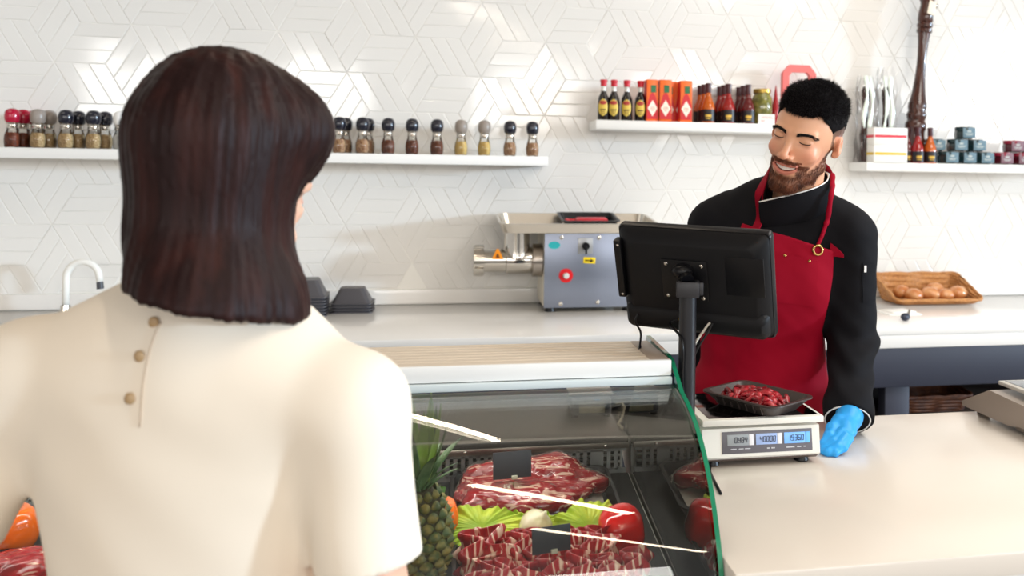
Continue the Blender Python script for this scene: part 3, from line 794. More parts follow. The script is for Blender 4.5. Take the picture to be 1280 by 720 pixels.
# feed pan
b = B()
def rrect(w, d, r, n=6):
    out = []
    for cx, cy, a0 in ((w / 2 - r, d / 2 - r, 0), (-w / 2 + r, d / 2 - r, PI / 2), (-w / 2 + r, -d / 2 + r, PI), (w / 2 - r, -d / 2 + r, 1.5 * PI)):
        for k in range(n + 1):
            a = a0 + PI / 2 * k / n; out.append((cx + r * math.cos(a), cy + r * math.sin(a)))
    return out
def tray_b(w, d, h, flare, r=.02, th=.003, lip=.008, n=6):
    """open tray on z=0: outside wall, rolled lip, inside wall, floor"""
    rings = [(w - 2 * flare, d - 2 * flare, 0), (w, d, h), (w + 2 * lip, d + 2 * lip, h), (w + 2 * lip, d + 2 * lip, h + th), (w - 2 * th, d - 2 * th, h + th), (w - 2 * flare - 2 * th, d - 2 * flare - 2 * th, th)]
    V = []; F = []; m = 4 * (n + 1)
    for w_, d_, z in rings: V += [(x, y, z) for x, y in rrect(w_, d_, r, n)]
    for i in range(len(rings) - 1):
        for k in range(m): F.append((i * m + k, i * m + (k + 1) % m, (i + 1) * m + (k + 1) % m, (i + 1) * m + k))
    F.append(tuple(range(m))[::-1]); F.append(tuple(5 * m + k for k in range(m)))
    return B().add(V, F)
pb = tray_b(.70, .29, .040, .016, r=.05, lip=.006)
PV = np.concatenate(pb.V); PV[:, 2] += (PV[:, 1] + .145) * .14 * (PV[:, 2] / .055)
o = obj('feed_pan', B().add(PV + np.array([.605, 3.925, 1.278]), pb.F), mat('pan_steel', (214, 207, 196), .25, metal=.9), t, world=True)
tb = tray_b(.25, .2, .05, .02, r=.02)
o = tag(obj('plastic_tray', tb, M_black), 'black plastic tray lying in the grinder feed pan', 'tray'); o.location = (.66, 3.93, 1.293); o.rotation_euler = (.14, 0, 0)
b = B(); b.box((0, 0, .018), (.15, .06, .034), .012); b.cyl((-.075, 0, .018), (-.105, 0, .018), .012); b.box((-.112, 0, .018), (.02, .045, .026), .008)
o = tag(obj('plastic_scoop', b, M_red), 'red plastic tool lying in the black tray on the grinder', 'tool'); o.location = (.675, 3.92, 1.305); o.rotation_euler = (.14, 0, 0)

# ================================================================ back counter small things
M_ct = mat('dark_foam', (74, 72, 76), rough=.42)
def upturned(loc, w, d, h, lab, first=None, rz=.0):
    if first is not None:
        o = first.copy(); COL.objects.link(o); o.location = loc; o.rotation_euler = (PI, 0, rz); o['label'] = lab; return o
    tb = tray_b(w - .02, d - .02, h, .03, r=.02, lip=.01, th=.004)
    o = tag(obj('food_tray', tb, M_ct), lab, 'tray', 'upturned dark food trays'); o.location = loc; o.rotation_euler = (PI, 0, rz); return o
f = None
for k in range(7):
    lab = 'dark food tray on top of the tall upturned stack' if k == 6 else 'dark upturned food tray in the tall stack beside dark hair'
    f0 = upturned((-.56, 3.90, .93 + .072 + k * .0125), .19, .2, .068, lab, f, .05); f = f or f0
f = None
for k in range(4):
    lab = 'dark food tray on top of the low upturned stack' if k == 3 else 'dark upturned food tray in the low stack'
    f0 = upturned((-.37, 3.95, .93 + .065 + k * .0125), .18, .16, .061, lab, f, -.03); f = f or f0
t = thing('faucet', 'white hooked faucet rising beyond the woman shoulder', 'faucet', (-1.51, 3.97, .93))
b = B(); b.cyl((0, 0, 0), (0, 0, .04), .024, .018); obj('faucet_base', b, M_chrome, t)
pts = [(0, 0, .03), (0, 0, .14)] + [(.062 - .062 * math.cos(a), 0, .155 + .062 * math.sin(a)) for a in np.linspace(0, PI * .95, 14)] + [(.127, 0, .135)]
b = B(); b.tube(pts, .0135, 14); obj('spout', b, M_white, t, sharp=None)
b = B(); b.cyl((.127, 0, .138), (.130, 0, .105), .0125, .014); obj('nozzle', b, mat('grey_nozzle', (70, 72, 78), .4), t)
# bread basket, buns
M_wick = mat('honey_wicker', (200, 142, 82), rough=.5, noise=((172, 116, 66), 90, .35, .65)); M_wickd = mat('brown_wicker', (112, 66, 40), rough=.5, noise=((74, 40, 26), 40, .35, .65))
def basket(loc, rz, lab, m_, w=.46, d=.24, hb=.125, hf=.022):
    t = thing('wicker_basket', lab, 'basket', loc, rz)
    P = rrect(w, d, .03, 5); P2 = rrect(w - .06, d - .05, .03, 5); n = len(P); rows = 9
    def wall(u, v, off):
        i = u * n; k = int(i) % n; f_ = i - int(i); q = (k + 1) % n
        x = P2[k][0] * (1 - f_) + P2[q][0] * f_; y = P2[k][1] * (1 - f_) + P2[q][1] * f_
        X = P[k][0] * (1 - f_) + P[q][0] * f_; Y = P[k][1] * (1 - f_) + P[q][1] * f_
        h = hf + (hb - hf) * min(1, max(0, (Y / d + .5)))
        s = 1 if off == 0 else .965
        wv = .0095 * math.sin(u * 2 * PI * 24) * (1 if math.sin(v * PI * 9) > 0 else -1) * abs(math.sin(v * PI * 9)) ** .6
        k2 = (1 + wv / .2) * s
        return ((x + (X - x) * v) * k2, (y + (Y - y) * v) * k2, .003 + h * v + (0 if off == 0 else .002))
    b = B(); b.grid(lambda u, v: wall(u, v, 0), 220, 24, cu=True); b.grid(lambda u, v: wall(u, v, 1), 220, 24, cu=True); obj('woven_wall', b, m_, t, sharp=None)
    b = B(); b.prism(rrect(w - .065, d - .055, .03, 5), .002, .008, 'z'); obj('base', b, m_, t)
    b = B()
    for ph in (0, PI):
        pts = []
        for k in range(160):
            q = wall(k / 160, 1, 0); a = k * 2 * PI / 160 * 30 + ph
            pts.append((q[0] * (1 + .006 * math.cos(a)), q[1] * (1 + .006 * math.cos(a)), q[2] + .004 * math.sin(a)))
        b.tube(pts, .0055, 6, closed=True)
    obj('rim', b, m_, t, sharp=None)
    return t
basket((2.365, 3.92, .93), -.02, 'honey-coloured wicker basket of buns on the back counter', M_wick)
M_bun = mat('glazed_bun', (194, 120, 64), rough=.25, coat=.4, noise=((218, 160, 108), 22, .4, .65))
bun = None
for x, y, z, s, lab in ((2.245, 3.955, .975, 1, 'glazed bun nearest the butcher sleeve, back of the basket'), (2.27, 3.885, .968, 1.0, 'glazed bun in front near the butcher sleeve'), (2.36, 3.89, .972, 1.02, 'glazed bun in the front centre of the basket'), (2.425, 3.955, .985, 1.0, 'glazed bun resting high at the back of the basket'), (2.445, 3.89, .966, .9, 'small glazed bun between the centre bun and the end bun'), (2.515, 3.895, .974, 1.05, 'glazed bun at the far end of the basket')):
    if bun is None:
        rr = random.Random(5)
        b = B(); b.grid(lambda u, v: ((.046 + .002 * math.sin(2 * PI * u * 5)) * math.sin(PI * v) * math.cos(2 * PI * u), (.043 + .002 * math.sin(2 * PI * u * 3)) * math.sin(PI * v) * math.sin(2 * PI * u), (.036 if v < .5 else .028) * math.cos(PI * v)), 28, 16, cu=True)
        bun = tag(obj('bread_bun', b, M_bun), lab, 'bun', 'glazed buns in the basket'); o = bun
    else: o = bun.copy(); COL.objects.link(o); o['label'] = lab
    o.location = (x, y, z); o.scale = (s, s, s); o.rotation_euler = (0, 0, x * 9)
b = B(); b.box((0, 0, .002), (.16, .13, .004), .001); b.box((.01, .02, .006), (.13, .09, .004), .001, rot=(0, 0, .2))
o = tag(obj('paper_sheet', b, mat('white_paper', (242, 240, 236), .6)), 'white folded paper lying beside the bread basket', 'paper'); o.location = (2.04, 3.62, .93)
t = thing('bottle_stopper', 'small dark blue stopper lying on the back counter edge', 'stopper', (1.96, 3.42, .93), .5)
b = B(); b.ball((0, 0, .0165), (.026, .017, .0165)); obj('stopper_body', b, mat('dark_blue_rubber', (38, 44, 62), .4), t)
b = B(); b.tube([(.018, 0, .02), (.034, .004, .03), (.042, .006, .042)], [.009, .006, .004]); obj('stopper_tip', b, mat('grey_tip', (120, 112, 100), .4), t)
basket((2.085, 3.46, .5405), 0, 'dark brown wicker basket on the low shelf under the back counter', M_wickd, w=.34, d=.2, hb=.085, hf=.07)
# ================================================================ inside the display case
M_tray = mat('black_foam_tray', (24, 24, 28), rough=.35)
M_pad = mat('white_absorbent_pad', (226, 218, 206), rough=.6)
TILT = -math.atan(.15)
TILT = math.atan(.15)
def case_tray(x, y, w, d, lab):
    t = thing('meat_tray', lab, 'tray', (x, y, deck(y) + .0035))
    t.rotation_euler = (TILT, 0, 0)
    ROOT_M[t.name] = Matrix.Translation(t.location) @ Matrix.Rotation(TILT, 4, 'X')
    tb = tray_b(w, d, .022, .010, r=.025, lip=.004); obj('tray_shell', tb, M_tray, t)
    b = B(); b.box((0, 0, .0045), (w - .045, d - .045, .003), .001); obj('pad', b, M_pad, t)
    return t
MM1 = meat_mat('beef_long_grain', (2.2, 16, 22), fat=.53, scale=5, red=(158, 22, 32), dark=(96, 12, 20))
MM2 = meat_mat('beef_cut_face', (5, 10, 12), fat=.54, scale=4.6, red=(158, 22, 32), dark=(96, 12, 20))
MM3 = meat_mat('streaky_slices', (26, 5, 4), fat=.46, scale=2.6, red=(178, 34, 44), dark=(120, 16, 28), cream=(240, 208, 190))
def tilt_pt(tray, p):
    return ROOT_M[tray.name] @ Vector(p)
tr1 = case_tray(.200, 1.815, .335, .20, 'black foam tray with white pad under the large beef cuts')
# large cut: a folded slab, its rolled end at the left
def beef_back(P):
    d = cap(P, (-.115, .03, .048), (.05, .03, .054), .030, .034)
    d = smin(d, cap(P, (.05, .025, .05), (.14, .01, .03), .034, .018), .03)
    d = smin(d, ell(P, (-.02, -.01, .036), (.145, .07, .027)), .02)
    return smax(d, -(P[:, 2] - .009), .006) + .0035 * wob(P * v_((.5, 1.6, 1.6)), 60, 2) + .0012 * wob(P * v_((.3, 2.5, 2.5)), 190, 5)
def beef_front(P):
    d = cap(P, (-.130, -.066, .034), (-.03, -.076, .033), .025, .025)
    d = smin(d, cap(P, (-.03, -.076, .034), (.06, -.066, .032), .025, .018), .012)
    d = smin(d, ell(P, (-.05, -.045, .058), (.09, .03, .014)), .012)
    for cx, r0 in ((-.10, .017), (-.02, .019)):
        q = (P - v_((cx, -.07, .035)))[:, [0, 2]] * v_((1, 1.3)); ang = np.arctan2(q[:, 1], q[:, 0])
        g = np.abs(np.linalg.norm(q, axis=1) - r0 * (.7 + .12 * ang)) - .0014
        d = smax(d, -np.where(P[:, 1] < -.08, g, 1), .003)
    return smax(d, -(P[:, 2] - .009), .006) + .003 * wob(P, 75, 4) + .0012 * wob(P, 200, 6)
for nm, fn, m_, lab in (('beef_cut', beef_back, MM1, 'large marbled beef slab at the back of the upper tray'), ('beef_cut', beef_front, MM2, 'folded beef cut with curled ends at the front of the upper tray')):
    o = tag(obj(nm, sdf_b(fn, (-.19, -.115, 0), (.19, .115, .13), .0045), m_, sharp=None, fixn=False), lab, 'meat')
    o.location = tilt_pt(tr1, (0, 0, .0)); o.rotation_euler = (TILT, 0, 0)
# cling film over the upper tray
def film1(P): return np.minimum(np.minimum(beef_back(P), beef_front(P)), ell(P, (0, -.01, .02), (.165, .1, .02))) - .004
fb = sdf_b(film1, (-.2, -.13, 0.012), (.2, .13, .14), .007); 
obj('cling_film', fb, M_film, tr1, sharp=None, fixn=False)
tr2 = case_tray(.205, 1.545, .345, .23, 'black foam tray under the rolled streaky slices')
rs = random.Random(11)
def slice_b(seed):
    r = random.Random(seed); w = .07 + r.uniform(-.01, .012); h = .062; a = r.uniform(.010, .017); ph = r.uniform(0, 6); k = r.uniform(5, 8)
    th = .0075
    def p(u, v, s):
        s_ = (u - .5)
        x = a * math.sin(k * s_ * 2 + ph) * (.6 + .4 * v) + s * th + .006 * math.sin(9 * v + ph)
        return (x + .010 * (v - .5), s_ * w * 2 * .8, v * h * (1 - .25 * (2 * s_) ** 2) + .002 * math.sin(14 * u + ph))
    b = B()
    def sect(u, v):
        q = v * 2 * PI; 
        vv = .5 + .5 * math.sin(q - PI / 2) ; s = math.cos(q - PI / 2)
        return p(u, vv, s)
    b.grid(sect, 26, 22, cv=True)
    n0 = 0; b.F.append(tuple(range(22))); b.MI.append(0); b.F.append(tuple(range(26 * 22, 27 * 22))[::-1]); b.MI.append(0)
    return b
sl = [obj('meat_slice', slice_b(s), MM3, sharp=None) for s in range(5)]
SL_LAB = 'folded streaky meat slice standing in the row nearest the front glass'
i = 0
for row, y0 in ((0, .045), (1, -.05)):
    for k in range(12 if row == 0 else 14):
        if i < 5: o = sl[i]
        else: o = sl[i % 5].copy(); COL.objects.link(o)
        tag(o, SL_LAB, 'meat slice', 'folded streaky slices in the lower tray')
        o.location = tilt_pt(tr2, (-.145 + k * .0222 + rs.uniform(-.003, .003), y0 + rs.uniform(-.008, .008), .007 + .002 * rs.random()))
        o.rotation_euler = (TILT, rs.uniform(-.2, .35), rs.uniform(-.35, .35)); o.scale = (1.25, .78, 1.02 + rs.uniform(-.12, .12)); i += 1
# vegetables
def pepper(name, c, r, h, m_, lab, rot=(0, 0, 0), lobes=4, stem=True):
    t = thing(name, lab, 'pepper', c); t.rotation_euler = rot
    def p(u, v):
        a = 2 * PI * u; q = PI * v
        lb = 1 + .075 * math.cos(lobes * a) * math.sin(q) ** .6
        rr = r * math.sin(q) ** .62 * lb * (1 - .10 * (v - .3))
        z = h * math.cos(q) * .5
        if v < .25: z -= .010 * (1 - v / .25) ** 2 * (1)
        if v > .85: z += .006 * ((v - .85) / .15) ** 2
        return (rr * math.cos(a), rr * math.sin(a), z)
    b = B(); b.grid(p, 40, 26, cu=True); obj('pepper_flesh', b, m_, t, sharp=None)
    if stem:
        b = B(); b.tube([(0, 0, h * .5 - .012), (.002, 0, h * .5 + .004), (.008, .002, h * .5 + .018)], [.008, .0055, .006], 10); obj('stem', b, mat('pepper_stem', (70, 110, 40), .5), t)
    return t
M_pep = mat('red_pepper_skin', (214, 16, 16), rough=.13, coat=.6); M_pepo = mat('orange_pepper_skin', (244, 110, 20), rough=.15, coat=.6)
pepper('red_bell_pepper', (.345, 1.622, .872), .046, .084, M_pep, 'shiny red bell pepper against the glass end panel', (1.9, .5, .4), stem=False)
pepper('orange_bell_pepper', (.004, 1.69, .885), .040, .085, M_pepo, 'orange bell pepper tucked behind the pineapple', (.1, 0, .9))
pepper('orange_bell_pepper', (-.752, 1.762, .888), .042, .09, M_pepo, 'orange bell pepper seen past the woman elbow', (.1, 0, 0))
pepper('red_bell_pepper', (-.775, 1.60, .862), .040, .08, M_pep, 'red bell pepper at the low picture corner beside the woman', (.2, 0, 1))
b = B(); b.lathe([(.004, -.030), (.02, -.027), (.029, -.013), (.0315, .002), (.027, .017), (.016, .025), (.006, .029), (.003, .038), (.001, .040)], seg=28)
o = tag(obj('white_onion', b, mat('white_onion_skin', (234, 226, 196), rough=.25, coat=.3, noise=((214, 206, 160), 30, .45, .6), stretch=(1, 1, .2)), sharp=None), 'white onion between the two meat trays', 'onion')
o.location = (.186, 1.655, .874); o.rotation_euler = (.35, .5, 0)
def lettuce(c, w, d, seed, lab, rz=0.0):
    r = random.Random(seed); ph = [r.uniform(0, 6.3) for _ in range(6)]
    def p(u, v, s):
        a = 2 * PI * u; q = v
        ru = q ** 3 * (.009 * math.sin(7 * a + ph[0]) * .6 + .0035 * math.sin(17 * a + ph[1]) + .003 * math.sin(29 * a + ph[2]))
        rr = 1 + .08 * math.sin(3 * a + ph[3]) + .03 * math.sin(9 * a + ph[4]) + .012 * q * math.sin(26 * a + ph[5])
        return (w * q * rr * math.cos(a), d * q * rr * math.sin(a), ru + .018 * (1 - q * q) * .4 + s + .012 * q)
    b = B(); b.grid(lambda u, v: p(u, max(v, .02), .0007), 260, 16, cu=True); b.grid(lambda u, v: p(u, max(v, .02), -.0007), 260, 16, cu=True)
    o = tag(obj('lettuce_leaf', b, M_let, sharp=None), lab, 'lettuce', 'frilly lettuce leaves'); o.location = c; o.rotation_euler = (TILT + .45, 0, rz); return o
M_let = mat('lettuce_green', (140, 176, 30), rough=.4, noise=((196, 212, 70), 26, .4, .65), bump=(40, .3, .003))
lettuce((.085, 1.672, deck(1.672) + .036), .085, .042, 1, 'frilly lettuce leaf between the trays beside the pineapple')
lettuce((.175, 1.685, deck(1.685) + .026), .06, .03, 2, 'frilly lettuce leaf under the white onion')
lettuce((.29, 1.655, deck(1.655) + .034), .075, .05, 3, 'frilly lettuce leaf under the red pepper')
lettuce((-.70, 1.545, deck(1.545) + .02), .06, .04, 4, 'frilly lettuce leaf at the low picture corner')
tr3 = case_tray(-.70, 1.66, .20, .13, 'black foam tray beyond the woman elbow')
tr3.location.z += 0.0
o = tag(obj('beef_cut', sdf_b(lambda P: smax(ell(P, (0, -.006, .028), (.075, .050, .028)) + .003 * wob(P, 80, 8), -(P[:, 2] - .009), .004), (-.10, -.085, 0), (.10, .07, .08), .0045), MM2, sharp=None, fixn=False), 'small beef cut in the tray beyond the woman elbow', 'meat')
o.location = tilt_pt(tr3, (.012, 0, 0)); o.rotation_euler = (TILT, 0, 0)
# pineapple
t = thing('pineapple', 'whole pineapple with its crown, partly hidden by the woman sleeve', 'pineapple', (-.035, 1.555, deck(1.555) + .002))
M_pin = mat('pineapple_skin', (70, 84, 46), rough=.5, noise=((132, 118, 60), 70, .42, .62))
b = B()
def pin(u, v):
    z = .008 + .172 * v; rr = .062 * (math.sin(PI * (.08 + .84 * v)) ** .5)
    return rr, z
def core(u, v):
    rr, z = pin(u, v); a = 2 * PI * u; return ((rr - .004) * math.cos(a), (rr - .004) * math.sin(a), z)
b.grid(core, 36, 20, cu=True); b.F.append(tuple(j * 21 for j in range(36))); b.MI.append(0); b.F.append(tuple(j * 21 + 20 for j in range(36))); b.MI.append(0)
obj('flesh', b, mat('pineapple_groove', (58, 52, 28), .7), t)
b = B()
for rI in range(11):
    v = (rI + .5) / 11
    for k in range(13):
        u = (k + .5 * (rI % 2)) / 13; rr, z = pin(u, v); a = 2 * PI * u
        M_ = Matrix.Translation((rr * math.cos(a) * .95, rr * math.sin(a) * .95, z)) @ Matrix.Rotation(a, 4, 'Z')
        hw = .0142 * rr / .062; hh = .0088
        ring = [(0, hw * math.cos(q) * (1 if abs(math.cos(q)) > .9 else .82), hh * math.sin(q) * 1.15) for q in np.linspace(0, 2 * PI, 9)[:-1]]
        V = ring + [(.0055, y_ * .72, z_ * .72) for _, y_, z_ in ring] + [(.0085, y_ * .25, z_ * .25 - .001) for _, y_, z_ in ring] + [(.0125, 0, .003)]
        F = [(i, (i + 1) % 8, 8 + (i + 1) % 8, 8 + i) for i in range(8)] + [(8 + i, 8 + (i + 1) % 8, 16 + (i + 1) % 8, 16 + i) for i in range(8)] + [(16 + i, 16 + (i + 1) % 8, 24) for i in range(8)]
        b.add(V, F, M_)
obj('eyes', b, M_pin, t, sharp=None)
rl = random.Random(4)
M_l1 = mat('crown_leaf_green', (70, 104, 66), .45, noise=((112, 142, 96), 30, .4, .6)); M_l2 = mat('crown_leaf_bright', (150, 188, 64), .4, noise=((188, 212, 120), 30, .4, .6))
for k in range(26):
    ring_ = k / 26; a = k * 2.4 + rl.uniform(-.2, .2); Ln = .07 + .085 * ring_ + rl.uniform(-.01, .015); out = 1.0 - .78 * ring_; w = .011 + .006 * ring_
    def lf(u, v, a=a, Ln=Ln, out=out, w=w, ring_=ring_):
        s = u; curve = out * s * (1 - .25 * s) if ring_ > .4 else out * s + .3 * s * s
        up_ = Ln * (s * (1 - .35 * out * s) if ring_ < .5 else s * (1 - .1 * s * out))
        rad = .012 + Ln * curve * .75
        ww = w * (1 - s ** 1.6) * (.8 + .6 * s) + .0004
        q = 2 * PI * v
        tx = ww * math.cos(q); tn = .0012 * math.sin(q) + .35 * abs(tx)
        return ((rad + tn) * math.cos(a) - tx * math.sin(a), (rad + tn) * math.sin(a) + tx * math.cos(a), .172 + .02 * ring_ + up_)
    b = B(); b.grid(lf, 12, 8, cv=True); obj('crown_leaf', b, M_l2 if ring_ > .62 else M_l1, t, sharp=None)
# price cards
M_card = mat('charcoal_card', (38, 40, 50), .5)
def price_card(c, w, h, pin_to, rz, lab, tl=.12):
    t = thing('price_card', lab, 'price card', c, rz)
    b = B(); b.box((0, 0, 0), (w, .002, h), .0006, rot=(-tl, 0, 0)); obj('card', b, M_card, t)
    b = B(); b.box((.004, -.004, -h / 2 + .002), (.012, .005, .008), .001); obj('clip', b, mat('clear_clip', (180, 176, 160), .15, coat=.5), t)
    b = B(); b.cyl((.004, .003, -h / 2), (.004, .006, -pin_to), .0009, seg=8); obj('pin', b, M_chrome, t)
price_card((.147, 1.742, .964), .077, .052, .10, .12, 'blank charcoal price card standing in the upper tray meat')
price_card((.196, 1.50, .913), .070, .044, .09, .2, 'blank charcoal price card standing in the lower tray slices')
# small second scale seen through the glass, on the steel worktop
t = thing('bench_scale', 'small grey scale with beige screen on the steel worktop', 'scale', (.372, 2.16, .946), -.05)
b = B(); b.box((0, 0, .028), (.10, .12, .044), .01); b.box((0, -.063, .03), (.085, .006, .036), .002, rot=(.15, 0, 0)); obj('body', b, mat('grey_scale_case', (120, 122, 128), .35), t)
b = B(); b.box((0, -.068, .024), (.062, .003, .016), .001, rot=(.15, 0, 0)); obj('screen', b, mat('beige_screen', (206, 196, 166), .3), t)
b = B(); b.box((.012, -.066, .044), (.014, .003, .010), .001, rot=(.15, 0, 0)); obj('blue_button', b, mat('blue_button', (70, 150, 200), .4), t)
b = B(); b.box((0, .01, .056), (.11, .11, .008), .002); obj('platform', b, M_steel, t)
for x in (-.04, .04):
    for y in (-.04, .04): b = B(); b.cyl((x, y, 0), (x, y, .008), .009); obj('foot', b, M_black, t)
b = B(); b.tube([(.052, -.03, .02), (.075, -.05, .034), (.082, -.06, .028), (.07, -.09, .008), (.055, -.13, .005), (.062, -.16, .004)], .0035, 8); obj('cable', b, mat('beige_cable', (196, 186, 160), .4), t, sharp=None)

# ================================================================ screen on its pole
mc = Vector((.495, 1.655, 1.338))
t = thing('monitor', 'black monitor seen from behind on a black pole', 'monitor', (.463, 1.597, .95))
MR = Matrix.Translation(mc) @ Matrix.Rotation(-.619, 4, 'Z') @ Matrix.Rotation(.335, 4, 'X') @ Matrix.Rotation(.022, 4, 'Y')
W_, H_ = .312, .222
def mprism(poly, y0, y1): return B().prism(poly, y0, y1, 'y', M=MR)
def rr2(w, h, r, n=5, cz=0.0): return [(x, y + cz) for x, y in rrect(w, h, r, n)]
def loft(rings):
    """rings: list of (polygon in x-z, y)"""
    V = []; F = []; m = len(rings[0][0])
    for poly, y in rings: V += [(p[0], y, p[1]) for p in poly]
    for i in range(len(rings) - 1):
        for k in range(m): F.append((i * m + k, i * m + (k + 1) % m, (i + 1) * m + (k + 1) % m, (i + 1) * m + k))
    F.append(tuple(range(m))[::-1]); F.append(tuple((len(rings) - 1) * m + k for k in range(m)))
    return B().add(V, F, MR)
obj('bezel', loft([(rr2(W_, H_, .010), .018), (rr2(W_, H_, .010), .004), (rr2(W_ - .004, H_ - .004, .010), .0)]), M_black, t, world=True)
obj('rear_shell', loft([(rr2(W_ - .006, H_ - .006, .012), .001), (rr2(W_ - .012, H_ - .012, .016), -.006), (rr2(W_ - .05, H_ - .05, .02), -.022), (rr2(W_ - .06, H_ - .06, .02), -.024)]), M_blackm, t, world=True)
obj('cable_cover', loft([(rr2(W_ - .012, .058, .014, cz=-.078), .0), (rr2(W_ - .02, .052, .014, cz=-.078), -.020), (rr2(W_ - .04, .03, .012, cz=-.078), -.030)]), M_blackm, t, world=True)
b = B(); b.box((.108, -.0235, .028), (.075, .003, .08), .001, M=MR); obj('port_door', b, M_black, t, world=True)
b = B(); b.box((-W_ / 2 + .004, -.012, .022), (.016, .022, .125), .003, M=MR); cr = obj('side_reader', b, M_black, t, world=True)
for z in (.075, -.032):
    b = B(); b.ball((-W_ / 2 + .006, -.0235, z), (.003, .002, .003), 10, 6, M=MR); obj('screw', b, M_chrome, t, world=True)
b = B(); b.box((-.012, -.026, .012), (.095, .004, .085), .002, M=MR); obj('mount_plate', b, M_black, t, world=True)
for x, z in ((-.048, .046), (.024, .046), (-.048, -.022), (.024, -.022)):
    b = B(); b.ball((x, -.029, z), (.0042, .003, .0042), 12, 8, M=MR); obj('screw', b, M_chrome, t, world=True)
pc = Vector((.463, 1.597))
b = B(); b.tube([(pc.x, pc.y, 1.345), MR @ Vector((-.012, -.030, .03))], [.013, .013], 14); b.tube([(pc.x, pc.y, 1.31), MR @ Vector((-.012, -.030, -.005))], [.010, .010], 14); b.ball(tuple(MR @ Vector((-.012, -.036, .036))), (.022, .018, .014), 16, 10); obj('tilt_joint', b, M_black, t, world=True)
b = B(); b.box((pc.x, pc.y, 1.330), (.044, .042, .030), .003, rot=(0, 0, -.3)); b.box((pc.x + .020, pc.y - .018, 1.332), (.010, .012, .024), .002, rot=(0, 0, -.3)); obj('clamp', b, mat('charcoal_clamp', (46, 46, 50), .4), t, world=True)
b = B(); b.cyl((pc.x, pc.y, .958), (pc.x, pc.y, 1.345), .0165, seg=28); obj('pole', b, mat('dark_pole', (30, 31, 36), .35), t, world=True)
b = B(); b.lathe([(.024, .951), (.024, .958), (.021, .964)], c=(pc.x, pc.y, 0), seg=28); obj('pole_base', b, M_black, t, world=True)
def mcab(pts, r, m_, nm='cable'):
    b = B(); P = [MR @ Vector(p) if len(p) == 3 else Vector(p[:3]) for p in pts]
    # smooth
    Q = []
    for i in range(len(P) - 1):
        p0, p1, p2, p3 = P[max(i - 1, 0)], P[i], P[i + 1], P[min(i + 2, len(P) - 1)]
        for k in range(6):
            s = k / 6; Q.append(0.5 * ((2 * p1) + (p2 - p0) * s + (2 * p0 - 5 * p1 + 4 * p2 - p3) * s * s + (3 * p1 - p0 - 3 * p2 + p3) * s ** 3))
    Q.append(P[-1]); b.tube(Q, r, 8); obj(nm, b, m_, t, world=True, sharp=None)
mcab([(-.118, -.03, -.07), (-.122, -.038, -.085), (-.116, -.03, -.115), (.385, 1.67, 1.19, 0), (.396, 1.70, 1.203, 0)], .0022, M_black)
mcab([(-.03, -.032, -.072), (-.046, -.042, -.080), (.447, 1.578, 1.235, 0), (.452, 1.585, 1.15, 0), (.458, 1.575, 1.05, 0), (.456, 1.57, .965, 0)], .0026, M_black)
mcab([(.035, -.032, -.072), (.026, -.040, -.083), (.480, 1.622, 1.205, 0), (.468, 1.622, 1.12, 0), (.465, 1.620, .97, 0)], .0024, mat('white_cable', (214, 208, 196), .4))
mcab([(.040, -.032, -.072), (.034, -.042, -.085), (.484, 1.626, 1.19, 0), (.472, 1.626, 1.10, 0), (.470, 1.624, .97, 0)], .0024, M_black)
b = B(); b.box((-.018, -.034, -.072), (.020, .010, .012), .002, M=MR); obj('yellow_plug', b, mat('yellow_plug', (220, 178, 30), .4), t, world=True)

# ================================================================ price scale with its tray of meat
t = thing('price_scale', 'white price scale with three lit number windows beside the gloved hand', 'scale', (.655, 1.795, .95), .0)
b = B()
fw, bw = .127, .122
b.prism([(-.095, .016), (-.100, .022), (-.092, .078), (.095, .078), (.100, .016)], -fw, fw, 'x'); obj('case', b, mat('ivory_scale_case', (236, 234, 226), .35), t)
b = B(); b.prism([(-.088, .010), (-.098, .017), (.098, .017), (.090, .010)], -fw + .004, fw - .004, 'x'); obj('underside', b, mat('taupe_underside', (112, 100, 96), .5), t)
for x in (-.1, .095):
    for y in (-.075, .075): b = B(); b.lathe([(.014, .0003), (.016, .003), (.014, .011)], c=(x, y, 0), seg=18); obj('foot', b, M_black, t)
b = B(); b.box((0, .0, .083), (.06, .06, .012)); b.box((0, 0, .094), (.262, .215, .013), .002); pl = obj('platform', b, mat('ivory_platform', (232, 230, 222), .3), t)
b = B(); b.box((.004, .004, .1008), (.238, .198, .0012), .0004); obj('steel_plate', b, mat('dark_steel_plate', (96, 84, 84), .10, metal=1.0), pl)
